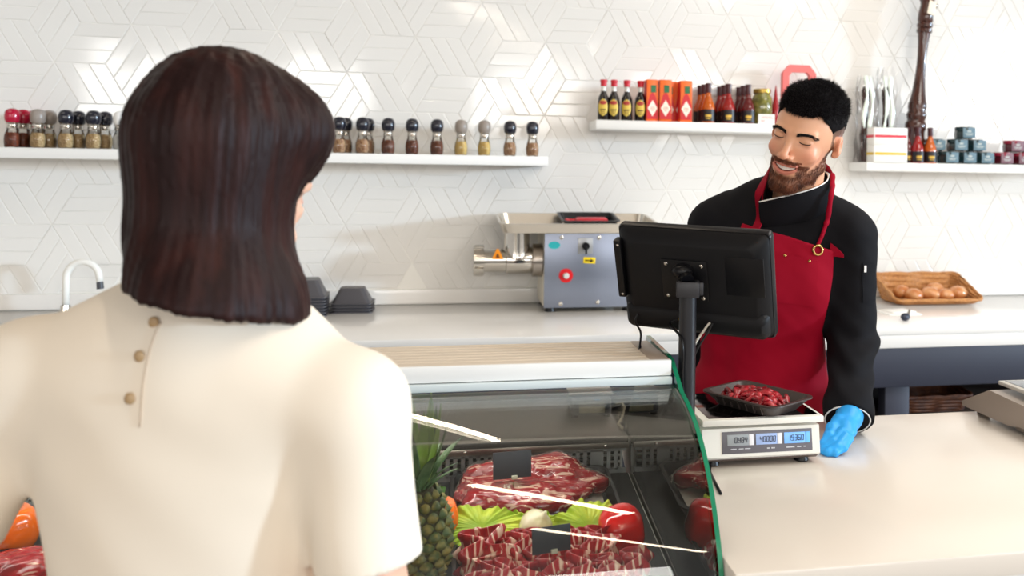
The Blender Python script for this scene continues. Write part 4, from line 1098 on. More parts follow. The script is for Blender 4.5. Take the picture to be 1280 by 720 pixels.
# display: frame tilted like the case front
DM = Matrix.Translation((.012, -.0967, .050)) @ Matrix.Rotation(-.142, 4, 'X')
b = B(); b.box((0, 0, 0), (.196, .0024, .044), .001, M=DM); dp = obj('display_panel', b, mat('grey_display_panel', (104, 102, 110), .3), t)
M_lcd = mat('lcd_window', (150, 172, 214), .3, emit=.25); M_lcd_b = mat('lcd_window_blue', (120, 178, 244), .3, emit=.35); M_lcd_g = mat('lcd_window_grey', (150, 156, 160), .3, emit=.1)
M_dig = mat('lcd_digit', (46, 50, 70), .4); M_tabw = mat('white_tab', (236, 236, 240), .4); M_tabb = mat('blue_tab', (110, 184, 246), .4, emit=.2)
SEG = {'0': 'abcdef', '1': 'bc', '3': 'abgcd', '4': 'fgbc', '6': 'afgedc', '8': 'abcdefg', '9': 'abcdfg'}
def digits(txt, x0, z0, w, h, step):
    b = B(); x = x0; th = .0011
    for c in txt:
        if c == '.': b.box((x - step * .16, -.0026, z0 - h / 2 + th / 2), (th * 1.3, .0008, th * 1.3), 0, M=DM); continue
        S = {'a': ((0, h / 2), (w, th)), 'g': ((0, 0), (w, th)), 'd': ((0, -h / 2), (w, th)), 'f': ((-w / 2, h / 4), (th, h / 2)), 'b': ((w / 2, h / 4), (th, h / 2)), 'e': ((-w / 2, -h / 4), (th, h / 2)), 'c': ((w / 2, -h / 4), (th, h / 2))}
        for s in SEG[c]:
            (dx, dz_), (sw_, sh_) = S[s]
            b.box((x + dx + dz_ * .12, -.0026, z0 + dz_), (sw_, .0008, sh_), 0, M=DM)
        x += step
    return b
for xw, ml_, tab, txt in ((-.060, M_lcd_g, M_tabw, '0.484'), (.0015, M_lcd, M_tabw, '400.00'), (.063, M_lcd_b, M_tabb, '193.60')):
    b = B(); b.box((xw - .004, -.0013, .005), (.046, .0014, .022), .0004, M=DM); wd = obj('number_window', b, ml_, t)
    n_ = len(txt.replace('.', '')); st = .0072
    b = digits(txt, xw - .004 + .0205 - st * (n_ - .5), .005, .0046, .0105, st); obj('digits', b, M_dig, wd)
    b = B(); b.box((xw + .0245, -.0013, .005), (.010, .0014, .022), .0004, M=DM); obj('window_tab', b, tab, t)
b = B()
for x, w in ((.001, .006), (.009, .003), (.013, .004), (.043, .006), (.052, .012), (.068, .009), (.080, .004)): b.box((x, -.0014, -.0135), (w, .0008, .0022), 0, M=DM)
for x, w in ((-.074, .012), (-.058, .010), (-.044, .012)): b.box((x, -.0014, -.0125), (w, .0008, .0016), 0, M=DM)
obj('panel_print', b, mat('pale_panel_print', (206, 208, 214), .4), dp)
b = B(); b.tube([(-.105, -.06, .012), (-.118, -.075, .006), (-.112, -.10, .0035), (-.12, -.125, .0035), (-.126, -.17, .003), (-.135, -.24, .003)], .0028, 8); obj('cable', b, M_black, t, sharp=None)
# foam tray of meat strips on the platform
tz = .95 + .1018
tray = thing('foam_tray', 'brown-black foam tray holding raw meat strips on the white scale', 'tray', (.672, 1.775, tz), -1.02)
tb = tray_b(.190, .144, .025, .021, r=.022, lip=.004, n=6); obj('tray_shell', tb, mat('brown_black_foam', (62, 54, 52), .4), tray)
b = B()
for k in range(7): b.box((-.060 + k * .020, -.0618, .0125), (.003, .005, .018), .001, rot=(.45, 0, 0))
obj('ribs', b, mat('brown_black_rib', (70, 60, 58), .4), tray)
M_strip = mat('raw_beef', (168, 18, 34), rough=.35, coat=.15, noise=((112, 8, 22), 60, .4, .6), bump=(150, .3, .002)); M_strip2 = mat('raw_beef_pale', (196, 60, 66), rough=.35, coat=.15, noise=((150, 20, 34), 60, .4, .6), bump=(150, .3, .002))
rm = random.Random(21); base_strips = []
for s in range(6):
    r = random.Random(s + 40); L_ = r.uniform(.022, .034); c_ = r.uniform(-.012, .012); c2_ = r.uniform(-.008, .008)
    pts = [(L_ * (q - .5) * 2 * .75, c_ * math.sin(PI * q), c2_ * math.sin(2.2 * PI * q) * .5 + .004 * math.sin(PI * q)) for q in np.linspace(0, 1, 9)]
    b = B(); b.tube(pts, [.0012, .0050, .0066, .0060, .0070, .0062, .0064, .005, .0012], 10, flat=(.7, 1.1)); base_strips.append(obj('meat_strip', b, M_strip2 if s in (2, 5) else M_strip, sharp=None))
MT = ROOT_M[tray.name]; i = 0
for layer, (nx, ny, zz) in enumerate(((8, 6, .011), (8, 5, .017), (7, 4, .0225), (5, 3, .027))):
    for a in range(nx):
        for c in range(ny):
            sx = (.106, .110, .10, .07)[layer]; sy = (.062, .062, .05, .028)[layer]
            x = (a / (nx - 1) - .5) * sx + rm.uniform(-.006, .006); y = (c / max(1, ny - 1) - .5) * sy + rm.uniform(-.005, .005)
            o = base_strips[i] if i < 6 else base_strips[i % 6].copy()
            if i >= 6: COL.objects.link(o)
            tag(o, 'raw red meat strip heaped in the foam tray on the white scale', 'meat strip', 'raw meat strips in the foam tray')
            o.location = MT @ Vector((x, y, zz)); o.rotation_euler = (rm.uniform(-.5, .5), rm.uniform(-.35, .35), rm.uniform(0, 6.28)); i += 1
# second scale, cut by the picture edge
t = thing('counter_scale', 'taupe-cased scale with grey platform at the far counter end', 'scale', (1.50, 1.86, .95))
b = B(); b.prism([(2.025 - 1.86, .012), (2.03 - 1.86, .022), (1.915 - 1.86, .078), (1.60 - 1.86, .066), (1.585 - 1.86, .03), (1.60 - 1.86, .02), (1.80 - 1.86, .02), (1.84 - 1.86, .012)], -.175, .175, 'x')
cs_ = mat('taupe_scale_case', (158, 146, 136), .4); obj('case', b, cs_, t)
b = B(); b.prism([(-.255, .008), (-.04, .008), (.02, .03), (-.255, .03)], -.165, .165, 'x'); obj('underside', b, mat('dark_taupe', (128, 118, 110), .5), t)
b = B(); b.box((.02, -.09, .082), (.10, .1, .016)); b.box((.01, -.085, .0935), (.31, .30, .010), .003); pl = obj('platform', b, mat('pale_platform_rim', (206, 202, 194), .35), t)
b = B(); b.box((.012, -.085, .0988), (.288, .28, .0014), .0005); obj('steel_plate', b, mat('grey_steel_plate', (150, 152, 158), .25, metal=.9), pl)
b = B(); b.cyl((-.168, -.17, .02), (-.168, -.17, .078), .010); obj('corner_post', b, M_white, t)
for x in (-.14, .14):
    for y in (-.22, .13): b = B(); b.cyl((x, y, .0003), (x, y, .014), .014); obj('foot', b, M_black, t)
# ================================================================ the butcher
M_skin = mat('warm_skin', (226, 172, 142), rough=.42, sss=.12, attr='Col', bump=(260, .08, .001))
man = thing('person', 'smiling bearded man in black chef jacket and dark red apron behind the scale', 'person', (.88, 2.16, 0), -.5)
HS = 1.03
HEAD = Matrix.Translation((.073, -.160, 1.6415)) @ Matrix.Rotation(-.24, 4, 'Z') @ Matrix.Rotation(.29, 4, 'Y') @ Matrix.Rotation(.14, 4, 'X')
HR = np.array(HEAD.to_3x3()); HT = np.array(HEAD.translation)
def to_head(P): return (P - HT) @ HR / HS
def from_head(p): return (v_(p) * HS) @ HR.T + HT
def mir(P): Q = P.copy(); Q[:, 0] = np.abs(Q[:, 0]); return Q
def head_skull(p):
    q = mir(p)
    d = ell(p, (0, .014, .036), (.0755, .098, .086))
    d = smin(d, ell(p, (0, -.034, -.014), (.0565, .068, .090)), .03)
    d = smin(d, cap(q, (.051, -.006, -.058), (.018, -.072, -.103), .013, .015), .026)
    d = smin(d, ell(p, (0, -.076, -.104), (.022, .019, .018)), .016)
    return d
def head_sdf(p):
    q = mir(p)
    d = head_skull(p)
    d = smin(d, cap(q, (.008, -.093, .0195), (.044, -.078, .0205), .0070, .0075), .010)            # brow
    d = smax(d, -ell(q, (.030, -.109, .005), (.018, .020, .0105)), .010)                        # sockets
    d = smin(d, ell(q, (.0305, -.0815, .004), (.0155, .0110, .0095)), .005)                    # closed lids
    d = smin(d, ell(q, (.040, -.069, -.028), (.017, .0145, .014)), .022)                         # smiling cheeks
    d = smin(d, cap(p, (0, -.093, .010), (0, -.117, -.030), .0060, .0088), .009)                # nose bridge
    d = smin(d, ell(p, (0, -.1185, -.0335), (.0090, .0088, .0080)), .006)
    d = smin(d, ell(q, (.0122, -.1050, -.0365), (.0075, .0105, .0068)), .005)
    d = smax(d, -ell(q, (.0065, -.1125, -.0435), (.0042, .005, .003)), .003)
    d = smin(d, ell(p, (0, -.086, -.064), (.033, .016, .022)), .014)                            # mouth mound
    x = p[:, 0]; zc = -.0655 + 9.5 * x * x                                                     # smile curve
    w = np.clip(1 - (np.abs(x) / .0310) ** 2, 0, 1)
    slot = np.maximum(np.abs(p[:, 2] - zc) - .0062 * w, np.abs(x) - .0310); slot = np.maximum(slot, p[:, 1] + .088)
    d = smax(d, -slot, .002)
    up = np.sqrt((p[:, 2] - zc - .0062 * w - .0028) ** 2 + (p[:, 1] + .0985 - 13 * x * x) ** 2) - .0028 * np.sqrt(np.clip(1 - (np.abs(x) / .034) ** 2, 0.02, 1))
    lo = np.sqrt((p[:, 2] - zc + .0062 * w + .0034) ** 2 + (p[:, 1] + .0975 - 13 * x * x) ** 2) - .0036 * np.sqrt(np.clip(1 - (np.abs(x) / .032) ** 2, 0.02, 1))
    d = smin(d, np.where(np.abs(x) < .033, up, 1), .003); d = smin(d, np.where(np.abs(x) < .031, lo, 1), .003)
    d = smax(d, -cap(q, (.024, -.099, -.040), (.0395, -.083, -.060), .0016, .0012), .008)        # smile folds
    # ears
    e = ell(q, (.0765, .014, -.004), (.0095, .018, .0265), (-.15, .0, .42))
    e = smax(e, -ell(q, (.0868, .008, .0), (.0055, .010, .0150), (-.15, 0, .42)), .005)
    e = smin(e, ell(q, (.0740, .005, -.023), (.006, .008, .008)), .006)
    d = smin(d, e, .009)
    return d
# body in the frame of the thing: x to the viewer's side, -y to the front
NK0, NK1 = (.035, -.035, 1.42), from_head((0, .022, -.065))
LA = [(.176, -.045, 1.392), (.186, -.052, 1.14), (.183, -.215, 1.005)]
RA = [(-.178, -.02, 1.405), (-.215, .065, 1.13), (-.20, .13, .90)]
def torso_sdf(P):
    d = ell(P, (-.05, .02, .95), (.155, .112, .15))
    d = smin(d, ell(P, (-.047, .0, 1.10), (.140, .100, .18)), .06)
    d = smin(d, ell(P, (-.008, -.030, 1.30), (.160, .115, .17)), .06)
    d = smin(d, chain(P, [(-.165, -.015, 1.420), (0, -.03, 1.435), (.165, -.045, 1.405)], [.052, .06, .052], .02), .05)
    d = smin(d, chain(P, [(-.13, -.012, 1.463), (.02, -.02, 1.505), (.13, -.035, 1.448)], [.030, .048, .032], .02), .035)
    return d
def neck_sdf(P): return cap(P, NK0, NK1, .060, .055)
def arms_sdf(P, g=0.0, cut=True):
    l = chain(P, LA, [.054 + g, .044 + g, .034 + g], .03); r = chain(P, RA, [.054 + g, .044 + g, .034 + g], .03)
    return np.minimum(l, r)
def legs_sdf(P):
    l = chain(P, [(.03, .02, .90), (.045, .01, .50), (.05, .03, .09)], [.078, .056, .040], .03)
    r = chain(P, [(-.13, .02, .90), (-.145, .01, .50), (-.15, .03, .09)], [.078, .056, .040], .03)
    f = np.minimum(cap(P, (.05, .03, .045), (.06, -.14, .032), .042, .032), cap(P, (-.15, .03, .045), (-.17, -.14, .032), .042, .032))
    return smin(np.minimum(l, r), smax(f, -(P[:, 2] - .004), .004), .02)
def hands_sdf(P):
    l = smin(cap(P, LA[2], (.178, -.315, .988), .026, .018), cap(P, (.178, -.315, .988), (.150, -.375, .972), .016, .008), .01)
    r = smin(cap(P, RA[2], (-.197, .135, .82), .028, .022), cap(P, (-.197, .135, .82), (-.195, .11, .745), .020, .010), .01)
    return np.minimum(l, r)
def body_sdf(P):
    d = smin(torso_sdf(P), arms_sdf(P), .03)
    d = smin(d, legs_sdf(P), .04); d = np.minimum(d, hands_sdf(P))
    d = smin(d, near(P, neck_sdf, (-.1, -.3, 1.3), (.25, .15, 1.75)), .02)
    d = smin(d, near(P, lambda Q: HS * head_sdf(to_head(Q)), (-.10, -.36, 1.45), (.26, .02, 1.83)), .014)
    return d
AXM = [lines(-.33, .33, .009, (-.045, .185), .0026), lines(-.44, .20, .009, (-.345, .0), .0026), lines(-.012, 1.83, .012, (1.49, 1.80), .0026)]
V, F = surface(body_sdf, AXM, None, .003, 2)
ph = to_head(V); px_, py_, pz_ = ph.T; ax_ = np.abs(px_)
skin = v_(lin((228, 172, 138))[:3]); col = np.tile(skin, (len(V), 1))
def paint(m, c):
    global col
    m = np.clip(m, 0, 1)[:, None]; col = col * (1 - m) + v_(lin(c)[:3]) * m
hd = pz_ > -.2
paint(hd * .5 * np.exp(-((ax_ - .045) ** 2 + (pz_ + .028) ** 2) / .0006) * (py_ < -.02), (226, 140, 116))
paint(hd * .45 * np.exp(-(px_ ** 2 + (pz_ + .034) ** 2) / .00022) * (py_ < -.09), (222, 140, 112))
paint(hd * .5 * (ax_ > .072) * (np.abs(py_ - .014) < .03) * (np.abs(pz_ + .01) < .05), (222, 140, 112))
zc = -.0655 + 9.5 * px_ ** 2; wl = np.clip(1 - (ax_ / .0310) ** 2, 0, 1)
lip = sstep(-np.abs(np.abs(pz_ - zc) - .0062 * wl - .0032), -.0068, -.0045) * (ax_ < .031) * (py_ < -.078)
def hl(p):
    x, y, z = np.abs(p[:, 0]), p[:, 1], p[:, 2]
    zl = np.interp(y, [-.12, -.075, -.055, -.030, -.018, -.004, .004, .030, .045, .07, .12], [.064, .060, .050, .032, .0, -.016, .012, .014, -.02, -.052, -.060])
    zl = zl + .013 * np.exp(-((x - .047) / .014) ** 2) * (y < -.035)
    return z - zl + .002 * np.sin(x * 260) * (y < -.05)
def beard_mask(p):
    x, y, z = np.abs(p[:, 0]), p[:, 1], p[:, 2]
    lineZ = np.interp(y, [-.12, -.085, -.06, -.03, -.008, .006], [-.080, -.074, -.062, -.040, -.012, .012])
    m = sstep(lineZ - z, -.002, .012) * (y < .004) * (z > -.135) * sstep(.02 - y - (z + .10) * -.6, .0, .01)
    m = m * (1 - ((z < -.104) & (y > -.035))) * (x < .071)
    zc = -.0655 + 9.5 * x * x
    mo = sstep(.0395 - x, 0, .004) * sstep(z - zc, .0078, .0100) * sstep(-.0445 - z + .08 * x * 0, -.001, .002) * (y < -.07)
    ch = sstep(.012 - np.abs(x - .0375), 0, .006) * sstep(-.050 - z, 0, .004) * (y < -.06)
    m = np.maximum(np.maximum(m, mo), ch)
    w = np.clip(1 - (x / .0310) ** 2, 0, 1)
    inl = (np.abs(z - zc) < .0062 * w + .0082) & (x < .030) & (y < -.076) & (z < zc + .0062 * w + .0062)
    return m * (~inl)
paint(hd * (py_ > -.092) * sstep(hl(ph), -.003, .010) * (.70 + .2 * sstep(pz_, .0, .05)) * (1 - (ax_ > .0705) * (np.abs(py_ - .016) < .028) * (pz_ < .022)), (48, 36, 34))
bm_ = beard_mask(ph) * hd
paint(bm_ * .75, (112, 64, 44)); paint(lip * .8, (204, 118, 104))
inside = (py_ > -.0895) & (py_ < -.05) & (ax_ < .026) & (np.abs(pz_ - zc) < .0062 * wl)
paint(inside * 1.0, (110, 40, 40))
paint(hd * .35 * np.exp(-((ax_ - .032) ** 2 / .0003 + (pz_ + .004) ** 2 / .00002)) * (py_ < -.06), (176, 112, 92))
b = B(); b.add(V, F.tolist())
obj('body', b, M_skin, man, sharp=None, fixn=False, colors=np.concatenate([col, np.ones((len(V), 1))], 1))
# teeth
b = B()
def teeth(u, v):
    x = (u - .5) * .050; zc = -.0655 + 9.5 * x * x; w = 1 - (x / .0310) ** 2
    y = -.0955 + 15 * x * x - .0008 * abs(math.sin(u * PI * 8))
    return from_head((x, y, zc + (.0060 - v * .0088) * max(w, .05)))
b.grid(teeth, 64, 6)
b.grid(lambda u, v: from_head(((u - .5) * .05, -.088 + 15 * ((u - .5) * .05) ** 2, -.0655 + 9.5 * ((u - .5) * .05) ** 2 + (.006 - v * .0088) * max(1 - ((u - .5) * .05 / .0310) ** 2, .05))), 20, 4)
obj('teeth', b, mat('tooth_white', (246, 240, 232), .2, coat=.3), man, sharp=None)
# lashes: the line of the closed lids
M_hair = mat('black_hair', (22, 18, 20), rough=.45, spec=.35)
for s in (-1, 1):
    pts = [(s * (.0305 + .0148 * math.cos(a)), -.0915 + 24 * (.0148 * math.cos(a)) ** 2, .0040 - .0034 * math.sin(a)) for a in np.linspace(.05, PI - .05, 15)]
    pts = snap(head_sdf, pts, .0006, 4)
    b = B(); b.tube([from_head(p) for p in pts], [.0004 + .0007 * math.sin(PI * (i + .5) / 15) for i in range(15)], 6)
    obj('eyelashes', b, M_hair, man, sharp=None)
# hair: a cap cut at the hairline plus short spiky strands
RS = np.random.RandomState(5)
def thick(p):
    y, z = p[:, 1], p[:, 2]
    return .0015 + .012 * sstep(z, .05, .11) + .007 * sstep(z, .03, .09) * sstep(-y, .01, .08) + .001 * sstep(y, .03, .09) * sstep(z, -.02, .05)
def hair_sdf(P):
    p = to_head(P); d = head_skull(p) - thick(p) - .0012 * wob(p, 240, 3) * sstep(p[:, 2], .02, .08)
    top = p[:, 2] - np.interp(p[:, 1], [-.06, -.02, .03, .09], [.0, .034, .044, .020])
    return HS * smax(smax(d, -hl(p), .004), -top, .004)
b = sdf_b(hair_sdf, (-.06, -.33, 1.55), (.24, .03, 1.85), .0032, 1)
obj('hair', b, mat('black_hair_base', (17, 14, 16), rough=.85, spec=.1), man, sharp=None, fixn=False)
hp = np.concatenate([to_head(np.concatenate(b.V)), ph[hd & (hl(ph) > .0) & (py_ > -.09)]]); k_ = (hl(hp) > -.001)
ids = RS.choice(np.where(k_)[0], 30000); root = hp[ids] * .994
topw = sstep(root[:, 2], .03, .10)
nrm = root - v_((0, .01, .02)); nrm /= np.linalg.norm(nrm, axis=1)[:, None]
flow = v_((.25, -.75, .15)) * topw[:, None] + v_((0, .35, -.85)) * (1 - topw)[:, None]
cl = np.stack([wob(root, 110, 31), wob(root, 110, 32), wob(root, 110, 33)], 1)
dirs = nrm * (.14 + .20 * topw)[:, None] + flow + cl * .30 + RS.normal(size=root.shape) * .14
ln = (.0028 + .014 * topw) * RS.uniform(.6, 1.15, len(root))
b = B(); blades(b, root @ HR.T * HS + HT, dirs @ HR.T, ln, .00042, RS)
obj('hair_strands', b, M_hair, man, sharp=None, fixn=False)
# beard, moustache and brows as short strands
m_ = beard_mask(ph) * hd
cand = np.where(RS.uniform(size=len(m_)) < m_)[0]; wgt = 1 + 2.5 * ((ph[cand, 2] > -.060) & (ph[cand, 1] < -.08)); ids = RS.choice(cand, 6500, p=wgt / wgt.sum())
root = ph[ids] + RS.normal(size=(6500, 3)) * .0007
mo = (root[:, 2] > -.058) & (root[:, 1] < -.075)
nrm = root - v_((0, .0, -.03)); nrm /= np.linalg.norm(nrm, axis=1)[:, None]
dirs = nrm * .55 + v_((0, -.1, -.9)) + RS.normal(size=root.shape) * .22 + (mo[:, None] * np.stack([np.sign(root[:, 0]) * .9, 0 * root[:, 0], .2 + 0 * root[:, 0]], 1))
low = sstep(-root[:, 2], .06, .11)
ln = (.0045 + .0065 * low) * RS.uniform(.6, 1.2, 6500); ln[mo] = .0055
b = B(); blades(b, root @ HR.T * HS + HT, dirs @ HR.T, ln * HS, .00042, RS)
obj('beard', b, mat('auburn_beard', (92, 52, 36), rough=.45, noise=((136, 76, 46), 60, .4, .6)), man, sharp=None, fixn=False)
for sd in (-1, 1):
    n_ = 330; s_ = np.full(n_, sd); u_ = RS.uniform(0, 1, n_)
    root = np.stack([s_ * (.010 + .040 * u_), -.096 + .022 * u_ ** 2, (.0178 + .0048 * np.sin(u_ * 2.2)) - .004 * u_ ** 3 + RS.uniform(-1, 1, n_) * (.0028 - .0019 * u_)], 1)
    root = snap(head_sdf, root, .0003, 4)
    dirs = np.stack([s_ * 1.0, .25 + 0 * s_, .35 - .6 * u_], 1) + RS.normal(size=(n_, 3)) * .2 + v_((0, -.25, 0))
    b = B(); blades(b, root @ HR.T * HS + HT, dirs @ HR.T, RS.uniform(.005, .009, n_), .0005, RS)
    obj('eyebrow', b, M_hair, man, sharp=None, fixn=False)
# ---- jacket
def jt_sdf(P):
    return smin(torso_sdf(P), ell(P, (-.05, .0, .80), (.165, .125, .25)), .05) - .014
NKD = (v_(NK1) - v_(NK0)) / np.linalg.norm(v_(NK1) - v_(NK0))
def folds(P): return .0036 * wob(P * v_((1, 1, .75)), 17, 3) + .0012 * wob(P, 26, 9)
def jacket_sdf(P):
    a = chain(P, LA + [tuple(v_(LA[2]) * 1.35 - v_(LA[1]) * .35)], [.066, .0575, .050, .050], .03)
    r = chain(P, RA, [.066, .0575, .048], .03)
    ring = np.sin(P[:, 2] * 85 + 14 * P[:, 0] + 2.0 * np.sin(P[:, 0] * 40)) * .0028 * (.35 + 1.2 * sstep(.11 - np.abs(P[:, 2] - 1.12), 0, .08))
    d = smin(smin(jt_sdf(P), a + ring, .03), r + ring, .03) + folds(P)
    # cuff cut across the forearm, neck hole
    ax1 = (v_(LA[2]) - v_(LA[1])); ax1 /= np.linalg.norm(ax1)
    d = smax(d, np.where((P[:, 0] > .07) & (P[:, 2] < 1.12), (P - v_(LA[2])) @ ax1 - .030 + .10 * (P[:, 0] - .18), -1), .002)
    d = smax(d, .80 - P[:, 2], .004)
    h = (P - v_(NK0)) @ NKD; rad = np.linalg.norm(P - v_(NK0) - h[:, None] * NKD, axis=1)
    return smax(d, -np.maximum(rad - .064, -(h - .02)), .004)
M_jack = mat('black_twill', (15, 15, 20), rough=.8, spec=.2)
jb_ = sdf_b(jacket_sdf, (-.32, -.30, .79), (.30, .24, 1.62), .0052, 1)
obj('jacket', jb_, M_jack, man, sharp=None, fixn=False)
M_pipe = mat('white_piping', (236, 234, 230), .5)
def on_jacket(pts, off=.001, it=6): return [tuple(q) for q in snap(jacket_sdf, pts, off, it)]
def sheet(b, A, Bk, nu, nv):
    """closed thin solid between two point grids"""
    n = len(A); F = [(i * nv + j, (i + 1) * nv + j, (i + 1) * nv + j + 1, i * nv + j + 1) for i in range(nu - 1) for j in range(nv - 1)]
    F2 = [tuple(n + k for k in f[::-1]) for f in F]
    rim = [i * nv for i in range(nu)] + [(nu - 1) * nv + j for j in range(1, nv)] + [i * nv + nv - 1 for i in range(nu - 2, -1, -1)] + [j for j in range(nv - 2, 0, -1)]
    R = [(rim[k], rim[(k + 1) % len(rim)], n + rim[(k + 1) % len(rim)], n + rim[k]) for k in range(len(rim))]
    return b.add(list(A) + list(Bk), F + F2 + R)
# standing collar: top edge as in the photo, lower edge lying on the jacket
TOPC = [(-.036, -.168, 1.483), (-.030, -.152, 1.506), (-.024, -.120, 1.530), (-.018, -.075, 1.552), (-.006, -.025, 1.562), (.022, .004, 1.564), (.060, .002, 1.562), (.103, -.028, 1.560), (.121, -.070, 1.548), (.118, -.108, 1.532), (.092, -.146, 1.516), (.048, -.172, 1.502), (.004, -.180, 1.491), (-.036, -.176, 1.481)]
TC = spline(TOPC, 6); cc = v_((.040, -.065, 0)); n = len(TC)
LOW = []
for q in TC:
    q = v_(q); o_ = q - cc; o_[2] = 0; o_ /= np.linalg.norm(o_)
    LOW.append(q + o_ * .016 - v_((0, 0, .050)))
LOW = snap(jacket_sdf, LOW, .0, 5)
for _ in range(14): LOW = LOW * .5 + (np.roll(LOW, 1, 0) + np.roll(LOW, -1, 0)) * .25
A = []; Bk = []
for q, l in zip(TC, LOW):
    q = v_(q); o_ = q - cc; o_[2] = 0; o_ /= np.linalg.norm(o_)
    for k in range(7):
        f = k / 6; p_ = q * (1 - f) + v_(l) * f + o_ * .004 * math.sin(PI * f)
        A.append(tuple(p_ + o_ * .0018)); Bk.append(tuple(p_ - o_ * .0018))
b = B(); sheet(b, A, Bk, n, 7); obj('collar', b, M_jack, man)
b = B(); b.tube([tuple(v_(q) + v_((0, -.0012, .0008))) for q in TC[36:]], .0017, 8)
e0 = v_(TC[-11]); b.tube([tuple(e0 + v_((0, -.003, .016 - .008 * k))) for k in range(3)], .0014, 8); obj('collar_piping', b, M_pipe, man, sharp=None)
# cuff hem piping: ring where the sleeve is cut
ax1 = (v_(LA[2]) - v_(LA[1])); ax1 /= np.linalg.norm(ax1); uu = np.cross(ax1, (0, 0, 1)); uu /= np.linalg.norm(uu); ww = np.cross(ax1, uu)
pts = [v_(LA[2]) + (uu * math.cos(q) + ww * math.sin(q)) * .0505 for q in np.linspace(0, 2 * PI, 41)[:-1]]
pts = [p + ax1 * (.0295 - .10 * (p[0] - .18)) for p in pts]; pts = snap(jacket_sdf, pts, .0006, 3)
pts = [p + ax1 * ((.0295 - .10 * (p[0] - .18)) - (p - v_(LA[2])) @ ax1) for p in pts]
b = B(); b.tube([tuple(p) for p in pts], .0019, 8, closed=True); obj('cuff_piping', b, M_pipe, man, sharp=None)
# pen pocket on the sleeve with its white tab
pk = [(.204, -.098, 1.335), (.236, -.075, 1.333), (.243, -.07, 1.24), (.206, -.10, 1.24)]
b = B()
def pkt(u, v, off):
    p = (v_(pk[0]) * (1 - u) + v_(pk[1]) * u) * (1 - v) + (v_(pk[3]) * (1 - u) + v_(pk[2]) * u) * v
    return p
G = [pkt(i / 8, j / 16, 0) for i in range(9) for j in range(17)]
Q = on_jacket(G, .0022); Q2 = on_jacket(G, -.002)
sheet(b, Q, Q2, 9, 17); obj('sleeve_pocket', b, M_jack, man)
G = [pkt(.06 + .12 * i / 2, .05 + .16 * j / 4, 0) for i in range(3) for j in range(5)]
b = B(); sheet(b, on_jacket(G, .0034), on_jacket(G, .0016), 3, 5); obj('sleeve_tab', b, M_pipe, man)
# ---- apron
BIB = [(-.085, 1.425), (.03, 1.398), (.140, 1.364), (.138, 1.30), (.130, 1.24), (.112, 1.16), (.120, 1.05), (.140, .92), (.15, .62), (-.27, .62), (-.255, .92), (-.228, 1.06), (-.205, 1.16), (-.16, 1.25), (-.11, 1.34)]
def apron_out(P): return jt_sdf(P) + folds(P) * 1.2 - .0115 + (.0045 * wob(P * v_((1, 0, .55)) + .35 * P[:, [2, 1, 0]] * v_((1, 0, 0)), 24, 17) + .003 * np.sin(P[:, 0] * 34 - P[:, 2] * 13 + 3 * np.sin(P[:, 2] * 19))) * sstep(1.30 - P[:, 2], 0, .2)
def apron_sdf(P):
    o_ = apron_out(P)
    sk = ell(P, (-.055, -.005, .66), (.20, .142, .52)) - .0
    o_ = smin(o_, smax(sk, P[:, 2] - 1.0, .05), .06)
    d = smax(o_, -(o_ + .012), .002)
    d = smax(d, poly_d(P[:, 0], P[:, 2], BIB), .002)
    return smax(d, P[:, 1] - .0, .003)
M_apr = mat('dark_red_cloth', (150, 0, 34), rough=.8, spec=.2)
b = sdf_b(apron_sdf, (-.29, -.26, .61), (.18, .03, 1.44), .0042, 1); apr = obj('apron', b, M_apr, man, sharp=None, fixn=False)
def both(P): return np.minimum(jacket_sdf(P), apron_out(P) + 0 * P[:, 0]) if False else jacket_sdf(P)
# straps, eyelet, rivets
def smooth_path(P, it=12):
    P = np.array(P, float)
    for _ in range(it): P[1:-1] = P[1:-1] * .5 + (P[:-2] + P[2:]) * .25
    return P
def over(P, off):
    """lift a path clear of jacket and collar, then even it out"""
    P = smooth_path(snap(jacket_sdf, P, off, 6)); d = jacket_sdf(P); e = 1e-4
    g = np.stack([jacket_sdf(P + e * np.eye(3)[i]) - d for i in range(3)], 1) / e
    return P + g * np.maximum(0, off - d)[:, None]
def band(name, P, w, th=.0016):
    n = len(P); A = []; Bk = []; gs = []
    for i in range(n):
        o_ = v_(P[i]) - v_((.04, -.03, P[i][2] - .02)); gs.append(o_ / np.linalg.norm(o_))
    for i in range(n):
        t = v_(P[min(i + 1, n - 1)]) - v_(P[max(i - 1, 0)]); t /= np.linalg.norm(t)
        g = gs[i] - t * (gs[i] @ t); g /= np.linalg.norm(g); s = np.cross(t, g)
        for k in (-1, -.33, .33, 1): A.append(tuple(v_(P[i]) + s * w * k + g * th)); Bk.append(tuple(v_(P[i]) + s * w * k - g * th))
    b = B(); sheet(b, A, Bk, n, 4); return obj(name, b, M_apr, man)
lo_ = over(spline([(-.070, -.17, 1.402), (-.058, -.17, 1.43), (-.046, -.165, 1.465)], 5), .005)
band('neck_strap', smooth_path(np.concatenate([lo_, v_(spline([(-.042, -.160, 1.495), (-.034, -.140, 1.522), (-.030, -.100, 1.548), (-.026, -.050, 1.566), (.0, .0, 1.578), (.06, .012, 1.576), (.108, -.024, 1.572), (.130, -.070, 1.556)], 5))]), 3), .0125)
lo_ = over(spline([(.110, -.165, 1.376), (.117, -.16, 1.405), (.122, -.155, 1.435), (.128, -.15, 1.465)], 6), .006)
P = smooth_path(np.concatenate([lo_, v_(spline([(.131, -.135, 1.490), (.134, -.110, 1.520), (.132, -.075, 1.552)], 6))]), 4)
b = B(); b.tube([tuple(q) for q in P], [.0050 + .0024 * abs(math.sin(i * .8)) * (i > 12) for i in range(len(P))], 10, flat=(1, .8)); obj('knotted_strap', b, M_apr, man, sharp=None)
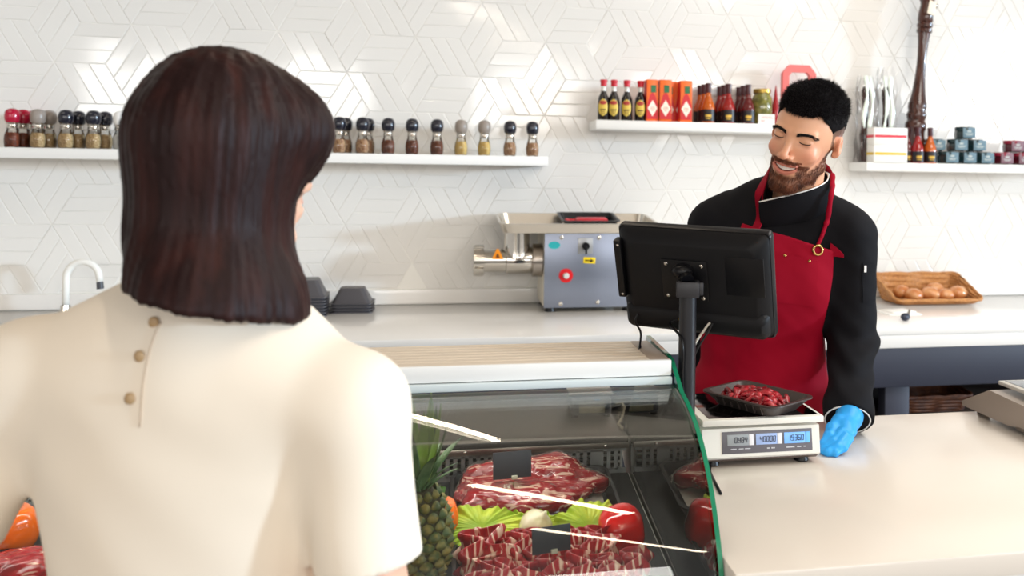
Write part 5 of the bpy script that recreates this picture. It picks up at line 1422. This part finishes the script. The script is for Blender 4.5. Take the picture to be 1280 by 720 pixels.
def ring_at(x, z, r0, r1, y0=-.19):
    p = snap(apron_out, [(x, y0, z)], .001, 8)[0]; g = snap(apron_out, [tuple(p)], .02, 3)[0] - p; g /= np.linalg.norm(g)
    u = np.cross(g, (0, 0, 1)); u /= np.linalg.norm(u); w = np.cross(g, u)
    return p, g, u, w
M_brass = mat('brass', (196, 160, 96), .25, metal=1.0)
p, g, u, w = ring_at(.110, 1.368, 0, 0)
b = B(); b.tube([tuple(p + (u * math.cos(q) + w * math.sin(q)) * .0115) for q in np.linspace(0, 2 * PI, 29)[:-1]], .0032, 8, closed=True); obj('eyelet', b, M_brass, man, sharp=None)
for x, z in ((.033, 1.358), (.094, 1.343)):
    p, g, u, w = ring_at(x, z, 0, 0)
    b = B(); b.ball(tuple(p), .0042, 12, 8); obj('rivet', b, M_brass, man)
# tie tab at the bib corner
b = B(); A = [(.133 + .030 * i / 4, -.135 + .015 * i / 4, 1.366 - .014 * i / 4 - .034 * (j / 4 - .5) * (1 - .75 * i / 4)) for i in range(5) for j in range(5)]
sheet(b, on_jacket(A, .006), on_jacket(A, .003), 5, 5); obj('tie_tab', b, M_apr, man)
# pocket seam on the bib
G = [(-.02 + .135 * i / 10, -.17, 1.366 - .024 * i / 10 - .125 * j / 12) for i in range(11) for j in range(13)]
b = B(); sheet(b, [tuple(q) for q in snap(apron_out, G, .0022, 8)], [tuple(q) for q in snap(apron_out, G, -.002, 8)], 11, 13); obj('bib_pocket', b, M_apr, man)
# trousers and shoes
def trs(P): return smin(smax(legs_sdf(P) - .014, P[:, 2] - .95, .01), smax(torso_sdf(P) - .010, P[:, 2] - 1.0, .01), .03)
b = sdf_b(lambda P: smax(smax(trs(P), .075 - P[:, 2], .003), P[:, 2] - .99, .003), (-.27, -.2, .06), (.17, .17, 1.0), .012, 1); obj('trousers', b, M_jack, man, sharp=None, fixn=False)
for s, x0, x1 in ((1, .05, .06), (-1, -.15, -.17)):
    b = sdf_b(lambda P: smax(smin(cap(P, (x0, .035, .055), (x1, -.14, .038), .052, .042), cap(P, (x0, .03, .05), (x0, .03, .11), .050, .052), .02), .001 - P[:, 2], .003), (x0 - .09, -.22, -.005), (x0 + .09, .13, .16), .009, 1)
    obj('shoe', b, M_black, man, sharp=None, fixn=False)
# ---- gloves
def glove_l(P):
    d = chain(P, [(.184, -.215, 1.004), (.188, -.262, 1.000), (.180, -.315, .990)], [.032, .026, .021], .02)
    d = smin(d, ell(P, (.177, -.315, .988), (.027, .040, .018), (0, .25, .35)), .015)
    F_ = [([(.166, -.335, .992), (.150, -.366, .985), (.139, -.380, .969), (.137, -.378, .960)], [.0115, .0102, .0092, .0072]),
          ([(.174, -.352, .988), (.158, -.380, .974), (.141, -.393, .961), (.134, -.390, .958)], [.0115, .0102, .0092, .0075]),
          ([(.183, -.358, .983), (.168, -.390, .968), (.149, -.405, .9595), (.140, -.402, .958)], [.0112, .010, .009, .0072]),
          ([(.191, -.354, .979), (.181, -.384, .966), (.164, -.403, .9585), (.154, -.404, .9575)], [.0102, .009, .0082, .0068])]
    for pts, rs in F_: d = smin(d, chain(P, pts, rs, .004), .004)
    d = smin(d, chain(P, [(.180, -.270, 1.004), (.166, -.312, 1.003), (.153, -.342, .994), (.145, -.362, .981)], [.016, .0128, .0110, .0085], .008), .006)
    d = d + (.0003) * wob(P, 130, 12) * sstep(-P[:, 1], .22, .30) + .0012 * np.sin(150 * (P[:, 1] + .3 * P[:, 0])) * sstep(.285 + P[:, 1], 0, .03)
    return smax(d, P[:, 1] + .20, .003)
M_glv = mat('blue_nitrile', (44, 158, 232), rough=.42, spec=.4, bump=(200, .1, .0008))
b = sdf_b(glove_l, (.10, -.44, .93), (.25, -.18, 1.05), .0026, 2); obj('glove', b, M_glv, man, sharp=None, fixn=False)
def glove_r(P):
    d = smin(cap(P, (-.2, .13, .90), (-.197, .137, .82), .033, .026), ell(P, (-.197, .137, .815), (.024, .042, .05)), .02)
    for k in range(4):
        y = .105 + .021 * k; d = smin(d, chain(P, [(-.197, y, .79), (-.197, y - .005, .75), (-.19, y - .012, .715)], [.0105, .0095, .0078], .004), .004)
    d = smin(d, chain(P, [(-.19, .095, .845), (-.182, .072, .80), (-.178, .068, .765)], [.014, .0115, .009], .005), .008)
    return smax(d, P[:, 2] - .905, .003)
b = sdf_b(glove_r, (-.26, .03, .69), (-.13, .22, .92), .005, 1); obj('glove', b, M_glv, man, sharp=None, fixn=False)
# ================================================================ the customer
wom = thing('person', 'woman with a dark brown bob and cream buttoned top seen from behind', 'person', (-.27, 1.12, 0), -.18)
HSW = .95
HEADW = Matrix.Translation((.022, .005, 1.563)) @ Matrix.Rotation(PI - .53, 4, 'Z') @ Matrix.Rotation(.05, 4, 'X')
WR = np.array(HEADW.to_3x3()); WT = np.array(HEADW.translation)
def to_hw(P): return (P - WT) @ WR / HSW
def from_hw(p): return (v_(p) * HSW) @ WR.T + WT
WRA = [(.180, -.030, 1.272), (.212, -.045, 1.04), (.222, -.010, .80)]
WLA = [(-.205, -.005, 1.300), (-.330, .0, 1.06), (-.350, .03, .83)]
def w_torso(P):
    d = ell(P, (-.015, .012, 1.22), (.182, .098, .20))
    d = smin(d, ell(P, (-.025, .022, 1.03), (.150, .092, .17)), .05)
    d = smin(d, ell(P, (-.02, .022, .88), (.175, .105, .13)), .05)
    d = smin(d, chain(P, [WLA[0], (-.005, -.018, 1.322), WRA[0]], [.046, .056, .046], .02), .05)
    d = smin(d, chain(P, [(-.13, -.005, 1.338), (.012, -.012, 1.372), (.10, -.014, 1.302)], [.024, .036, .020], .02), .022)
    q = P.copy(); q[:, 0] = np.abs(P[:, 0] + .01)
    return smin(d, ell(q, (.08, .10, 1.22), (.06, .05, .06)), .04)
def w_arms(P, g=0.0):
    return np.minimum(chain(P, WRA, [.047 + g, .041 + g, .027 + g], .02), chain(P, WLA, [.049 + g, .040 + g, .027 + g], .02))
def w_legs(P):
    a = chain(P, [(.06, .02, .86), (.065, .02, .48), (.065, .03, .08)], [.085, .056, .036], .03)
    c = chain(P, [(-.10, .02, .86), (-.105, .02, .48), (-.105, .03, .08)], [.085, .056, .036], .03)
    f = np.minimum(cap(P, (.065, .02, .04), (.07, .125, .028), .036, .026), cap(P, (-.105, .02, .04), (-.12, .125, .028), .036, .026))
    return smin(np.minimum(a, c), smax(f, .003 - P[:, 2], .004), .02)
def w_hand(P, w, s):
    w = v_(w); d = ell(P, w + v_((0, .004, -.065)), (.015, .036, .042))
    for k in range(4):
        y = -.022 + .0175 * k + w[1]
        d = smin(d, chain(P, [(w[0], y, w[2] - .095), (w[0], y + .004, w[2] - .128), (w[0] - .010 * s, y + .010, w[2] - .155 + .006 * abs(k - 1.5))], [.0088, .0078, .006], .003), .003)
    d = smin(d, chain(P, [(w[0] - .004 * s, w[1] + .03, w[2] - .045), (w[0] - .010 * s, w[1] + .052, w[2] - .08), (w[0] - .014 * s, w[1] + .054, w[2] - .105)], [.012, .0095, .007], .004), .006)
    return d
def w_body(P):
    d = smin(w_torso(P), w_arms(P), .025); d = smin(d, w_legs(P), .04)
    d = smin(d, near(P, lambda Q: np.minimum(w_hand(Q, WRA[2], 1), w_hand(Q, WLA[2], -1)), (-.45, -.12, .6), (.32, .15, .85)), .012)
    d = smin(d, near(P, lambda Q: cap(Q, (.012, -.012, 1.33), from_hw((0, .024, -.055)), .052, .046), (-.15, -.2, 1.2), (.2, .2, 1.65)), .02)
    return smin(d, near(P, lambda Q: HSW * head_sdf(to_hw(Q)), (-.12, -.14, 1.40), (.18, .18, 1.70)), .014)
V, F = surface(w_body, [lines(-.42, .31, .007), lines(-.15, .22, .007, (.06, .15), .004), lines(-.008, 1.70, .009, (1.42, 1.69), .004)], None, .004, 2)
col = np.tile(v_(lin((236, 190, 164))[:3]), (len(V), 1))
ph = to_hw(V); zc = -.0655 + 9.5 * ph[:, 0] ** 2
lip = (np.abs(ph[:, 2] - zc) < .011) & (np.abs(ph[:, 0]) < .03) & (ph[:, 1] < -.08)
col[lip] = v_(lin((222, 160, 140))[:3])
b = B(); b.add(V, F.tolist())
obj('body', b, M_skin, wom, sharp=None, fixn=False, colors=np.concatenate([col, np.ones((len(V), 1))], 1))
def w_hair(P):
    p = to_hw(P); x, y, z = p.T
    d = ell(p, (0, .014, .037), (.0835, .110, .0990))
    fr = sstep(-x, .0, .06) * sstep(.03 - y, 0, .06)
    k = 1 + .03 * sstep(-z, -.03, .05) - .07 * sstep(-z, .08, .19) * (1 - fr) + .10 * fr * sstep(-z, .10, .21) - .09 * fr * sstep(.10 - np.abs(z + .06), 0, .05)
    sh = v_((.45, -1, 0)) @ WR * .042; dn = sstep(-z, .08, .19); xs_, ys_ = x - sh[0] * dn, y - .014 - sh[1] * dn
    c = (np.sqrt((xs_ / (.0830 * k)) ** 2 + (ys_ / (.106 * k)) ** 2) - 1) * .095
    zb = (1.410 - .22 * np.clip(P[:, 0] + .066, -.03, .25) - WT[2]) / HSW
    c = smax(c, zb - z, .010); c = smax(c, z - .04, .05)
    d = smin(d, c, .05)
    d = smax(d, -ell(p, (0, -.120, -.085), (.066, .082, .150)), .010)
    d = smin(d, ell(p, (-.016, -.066, .036), (.070, .048, .056)), .05)
    a = np.arctan2(x, y - .014)
    st = .0005 * np.sin(58 * a + 9 * z) + .0005 * np.sin(131 * a - 14 * z + 1) + .0009 * np.sin(17 * a + 12 * z) + .0008 * wob(p * v_((1, 1, .12)), 160, 4)
    return HSW * (d + st)
M_bob = mat('dark_brown_hair', (32, 15, 15), rough=.5, spec=.2, noise=((58, 28, 24), 42, .46, .8, 5), stretch=(1, 1, .06), bump=(150, .2, .0006))
b = sdf_b(w_hair, (-.13, -.16, 1.33), (.19, .19, 1.71), .0036, 1); obj('hair', b, M_bob, wom, sharp=None, fixn=False)
def w_top(P):
    d = smin(w_torso(P) - .013, w_arms(P, .0) - .0135 - .004 * sstep(1.2 - P[:, 2], 0, .1), .03)
    d = d + .0030 * wob(P * v_((1, 1, .6)), 15, 6) * sstep(1.34 - P[:, 2], 0, .08)
    d = smax(d, np.where(np.abs(P[:, 0] + .01) > .15 + .1 * (P[:, 2] < 1.10) * 0, 1.098 - P[:, 2], -1), .004) if False else d
    # short sleeves end above the elbow; the hem hides at the hips
    for A in (WRA, WLA):
        ax_ = v_(A[1]) - v_(A[0]); L_ = np.linalg.norm(ax_); ax_ /= L_
        s = (P - v_(A[0])) @ ax_; rad = np.linalg.norm(P - v_(A[0]) - s[:, None] * ax_, axis=1)
        d = np.maximum(d, np.where(rad < .075, s - L_ * .76, -1))
        s2 = P[:, 2]
        far_ = chain(P, [tuple(v_(A[0]) + ax_ * L_ * .95), A[1], A[2]], [.06, .06, .06], .01)
        d = np.maximum(d, np.where(s > L_ * .74, -far_ - .0, -1))
    d = smax(d, .93 - P[:, 2], .004)
    nb = np.linalg.norm((P - v_((.014, .0, 1.385)))[:, :2] * v_((1, 1.05)), axis=1)
    return smax(d, -np.maximum(nb - .060, 1.36 - P[:, 2]), .004)
M_top = mat('cream_knit', (246, 235, 219), rough=.9, spec=.2, bump=(420, .15, .0008))
b = sdf_b(w_top, (-.42, -.15, .92), (.31, .20, 1.43), .0055, 1); obj('knit_top', b, M_top, wom, sharp=None, fixn=False)
ring = snap(w_top, [(.014 + .066 * math.cos(q), .0 + .066 * math.sin(q), 1.408) for q in np.linspace(0, 2 * PI, 49)[:-1]], .001, 4)
b = B(); b.tube([tuple(q) for q in ring], .0042, 8, closed=True); obj('neckband', b, M_top, wom, sharp=None)
P_ = snap(w_top, spline([(-.022, -.13, 1.405), (-.026, -.13, 1.34), (-.030, -.13, 1.265)], 8), .0006, 6)
b = B(); b.tube([tuple(q) for q in P_], .0011, 6); obj('placket_seam', b, mat('dark_beige_thread', (206, 186, 164), .8), wom, sharp=None)  # thin seam line in a darker beige than the knit
M_but = mat('tan_button', (178, 148, 110), .4)
for x, z in ((-.031, 1.405), (-.0365, 1.352), (-.0425, 1.298)):
    q = snap(w_top, [(x, -.13, z)], .0015, 8)[0]
    b = B(); b.ball(tuple(q), (.0060, .0030, .0066), 14, 8); obj('button', b, M_but, wom, sharp=None)
M_jean = mat('blue_denim', (54, 66, 96), .8)
b = sdf_b(lambda P: smax(smax(smin(w_legs(P) - .010, smax(w_torso(P) - .008, P[:, 2] - .99, .01), .03), .07 - P[:, 2], .003), P[:, 2] - .97, .003), (-.24, -.13, .06), (.21, .18, .985), .011, 1); obj('jeans', b, M_jean, wom, sharp=None, fixn=False)
for x0, x1 in ((.065, .07), (-.105, -.12)):
    b = sdf_b(lambda P: smax(smin(cap(P, (x0, .015, .048), (x1, .125, .034), .046, .036), cap(P, (x0, .03, .04), (x0, .03, .10), .044, .046), .02), .001 - P[:, 2], .003), (x0 - .08, -.09, -.005), (x0 + .08, .21, .15), .009, 1)
    obj('shoe', b, M_white, wom, sharp=None, fixn=False)
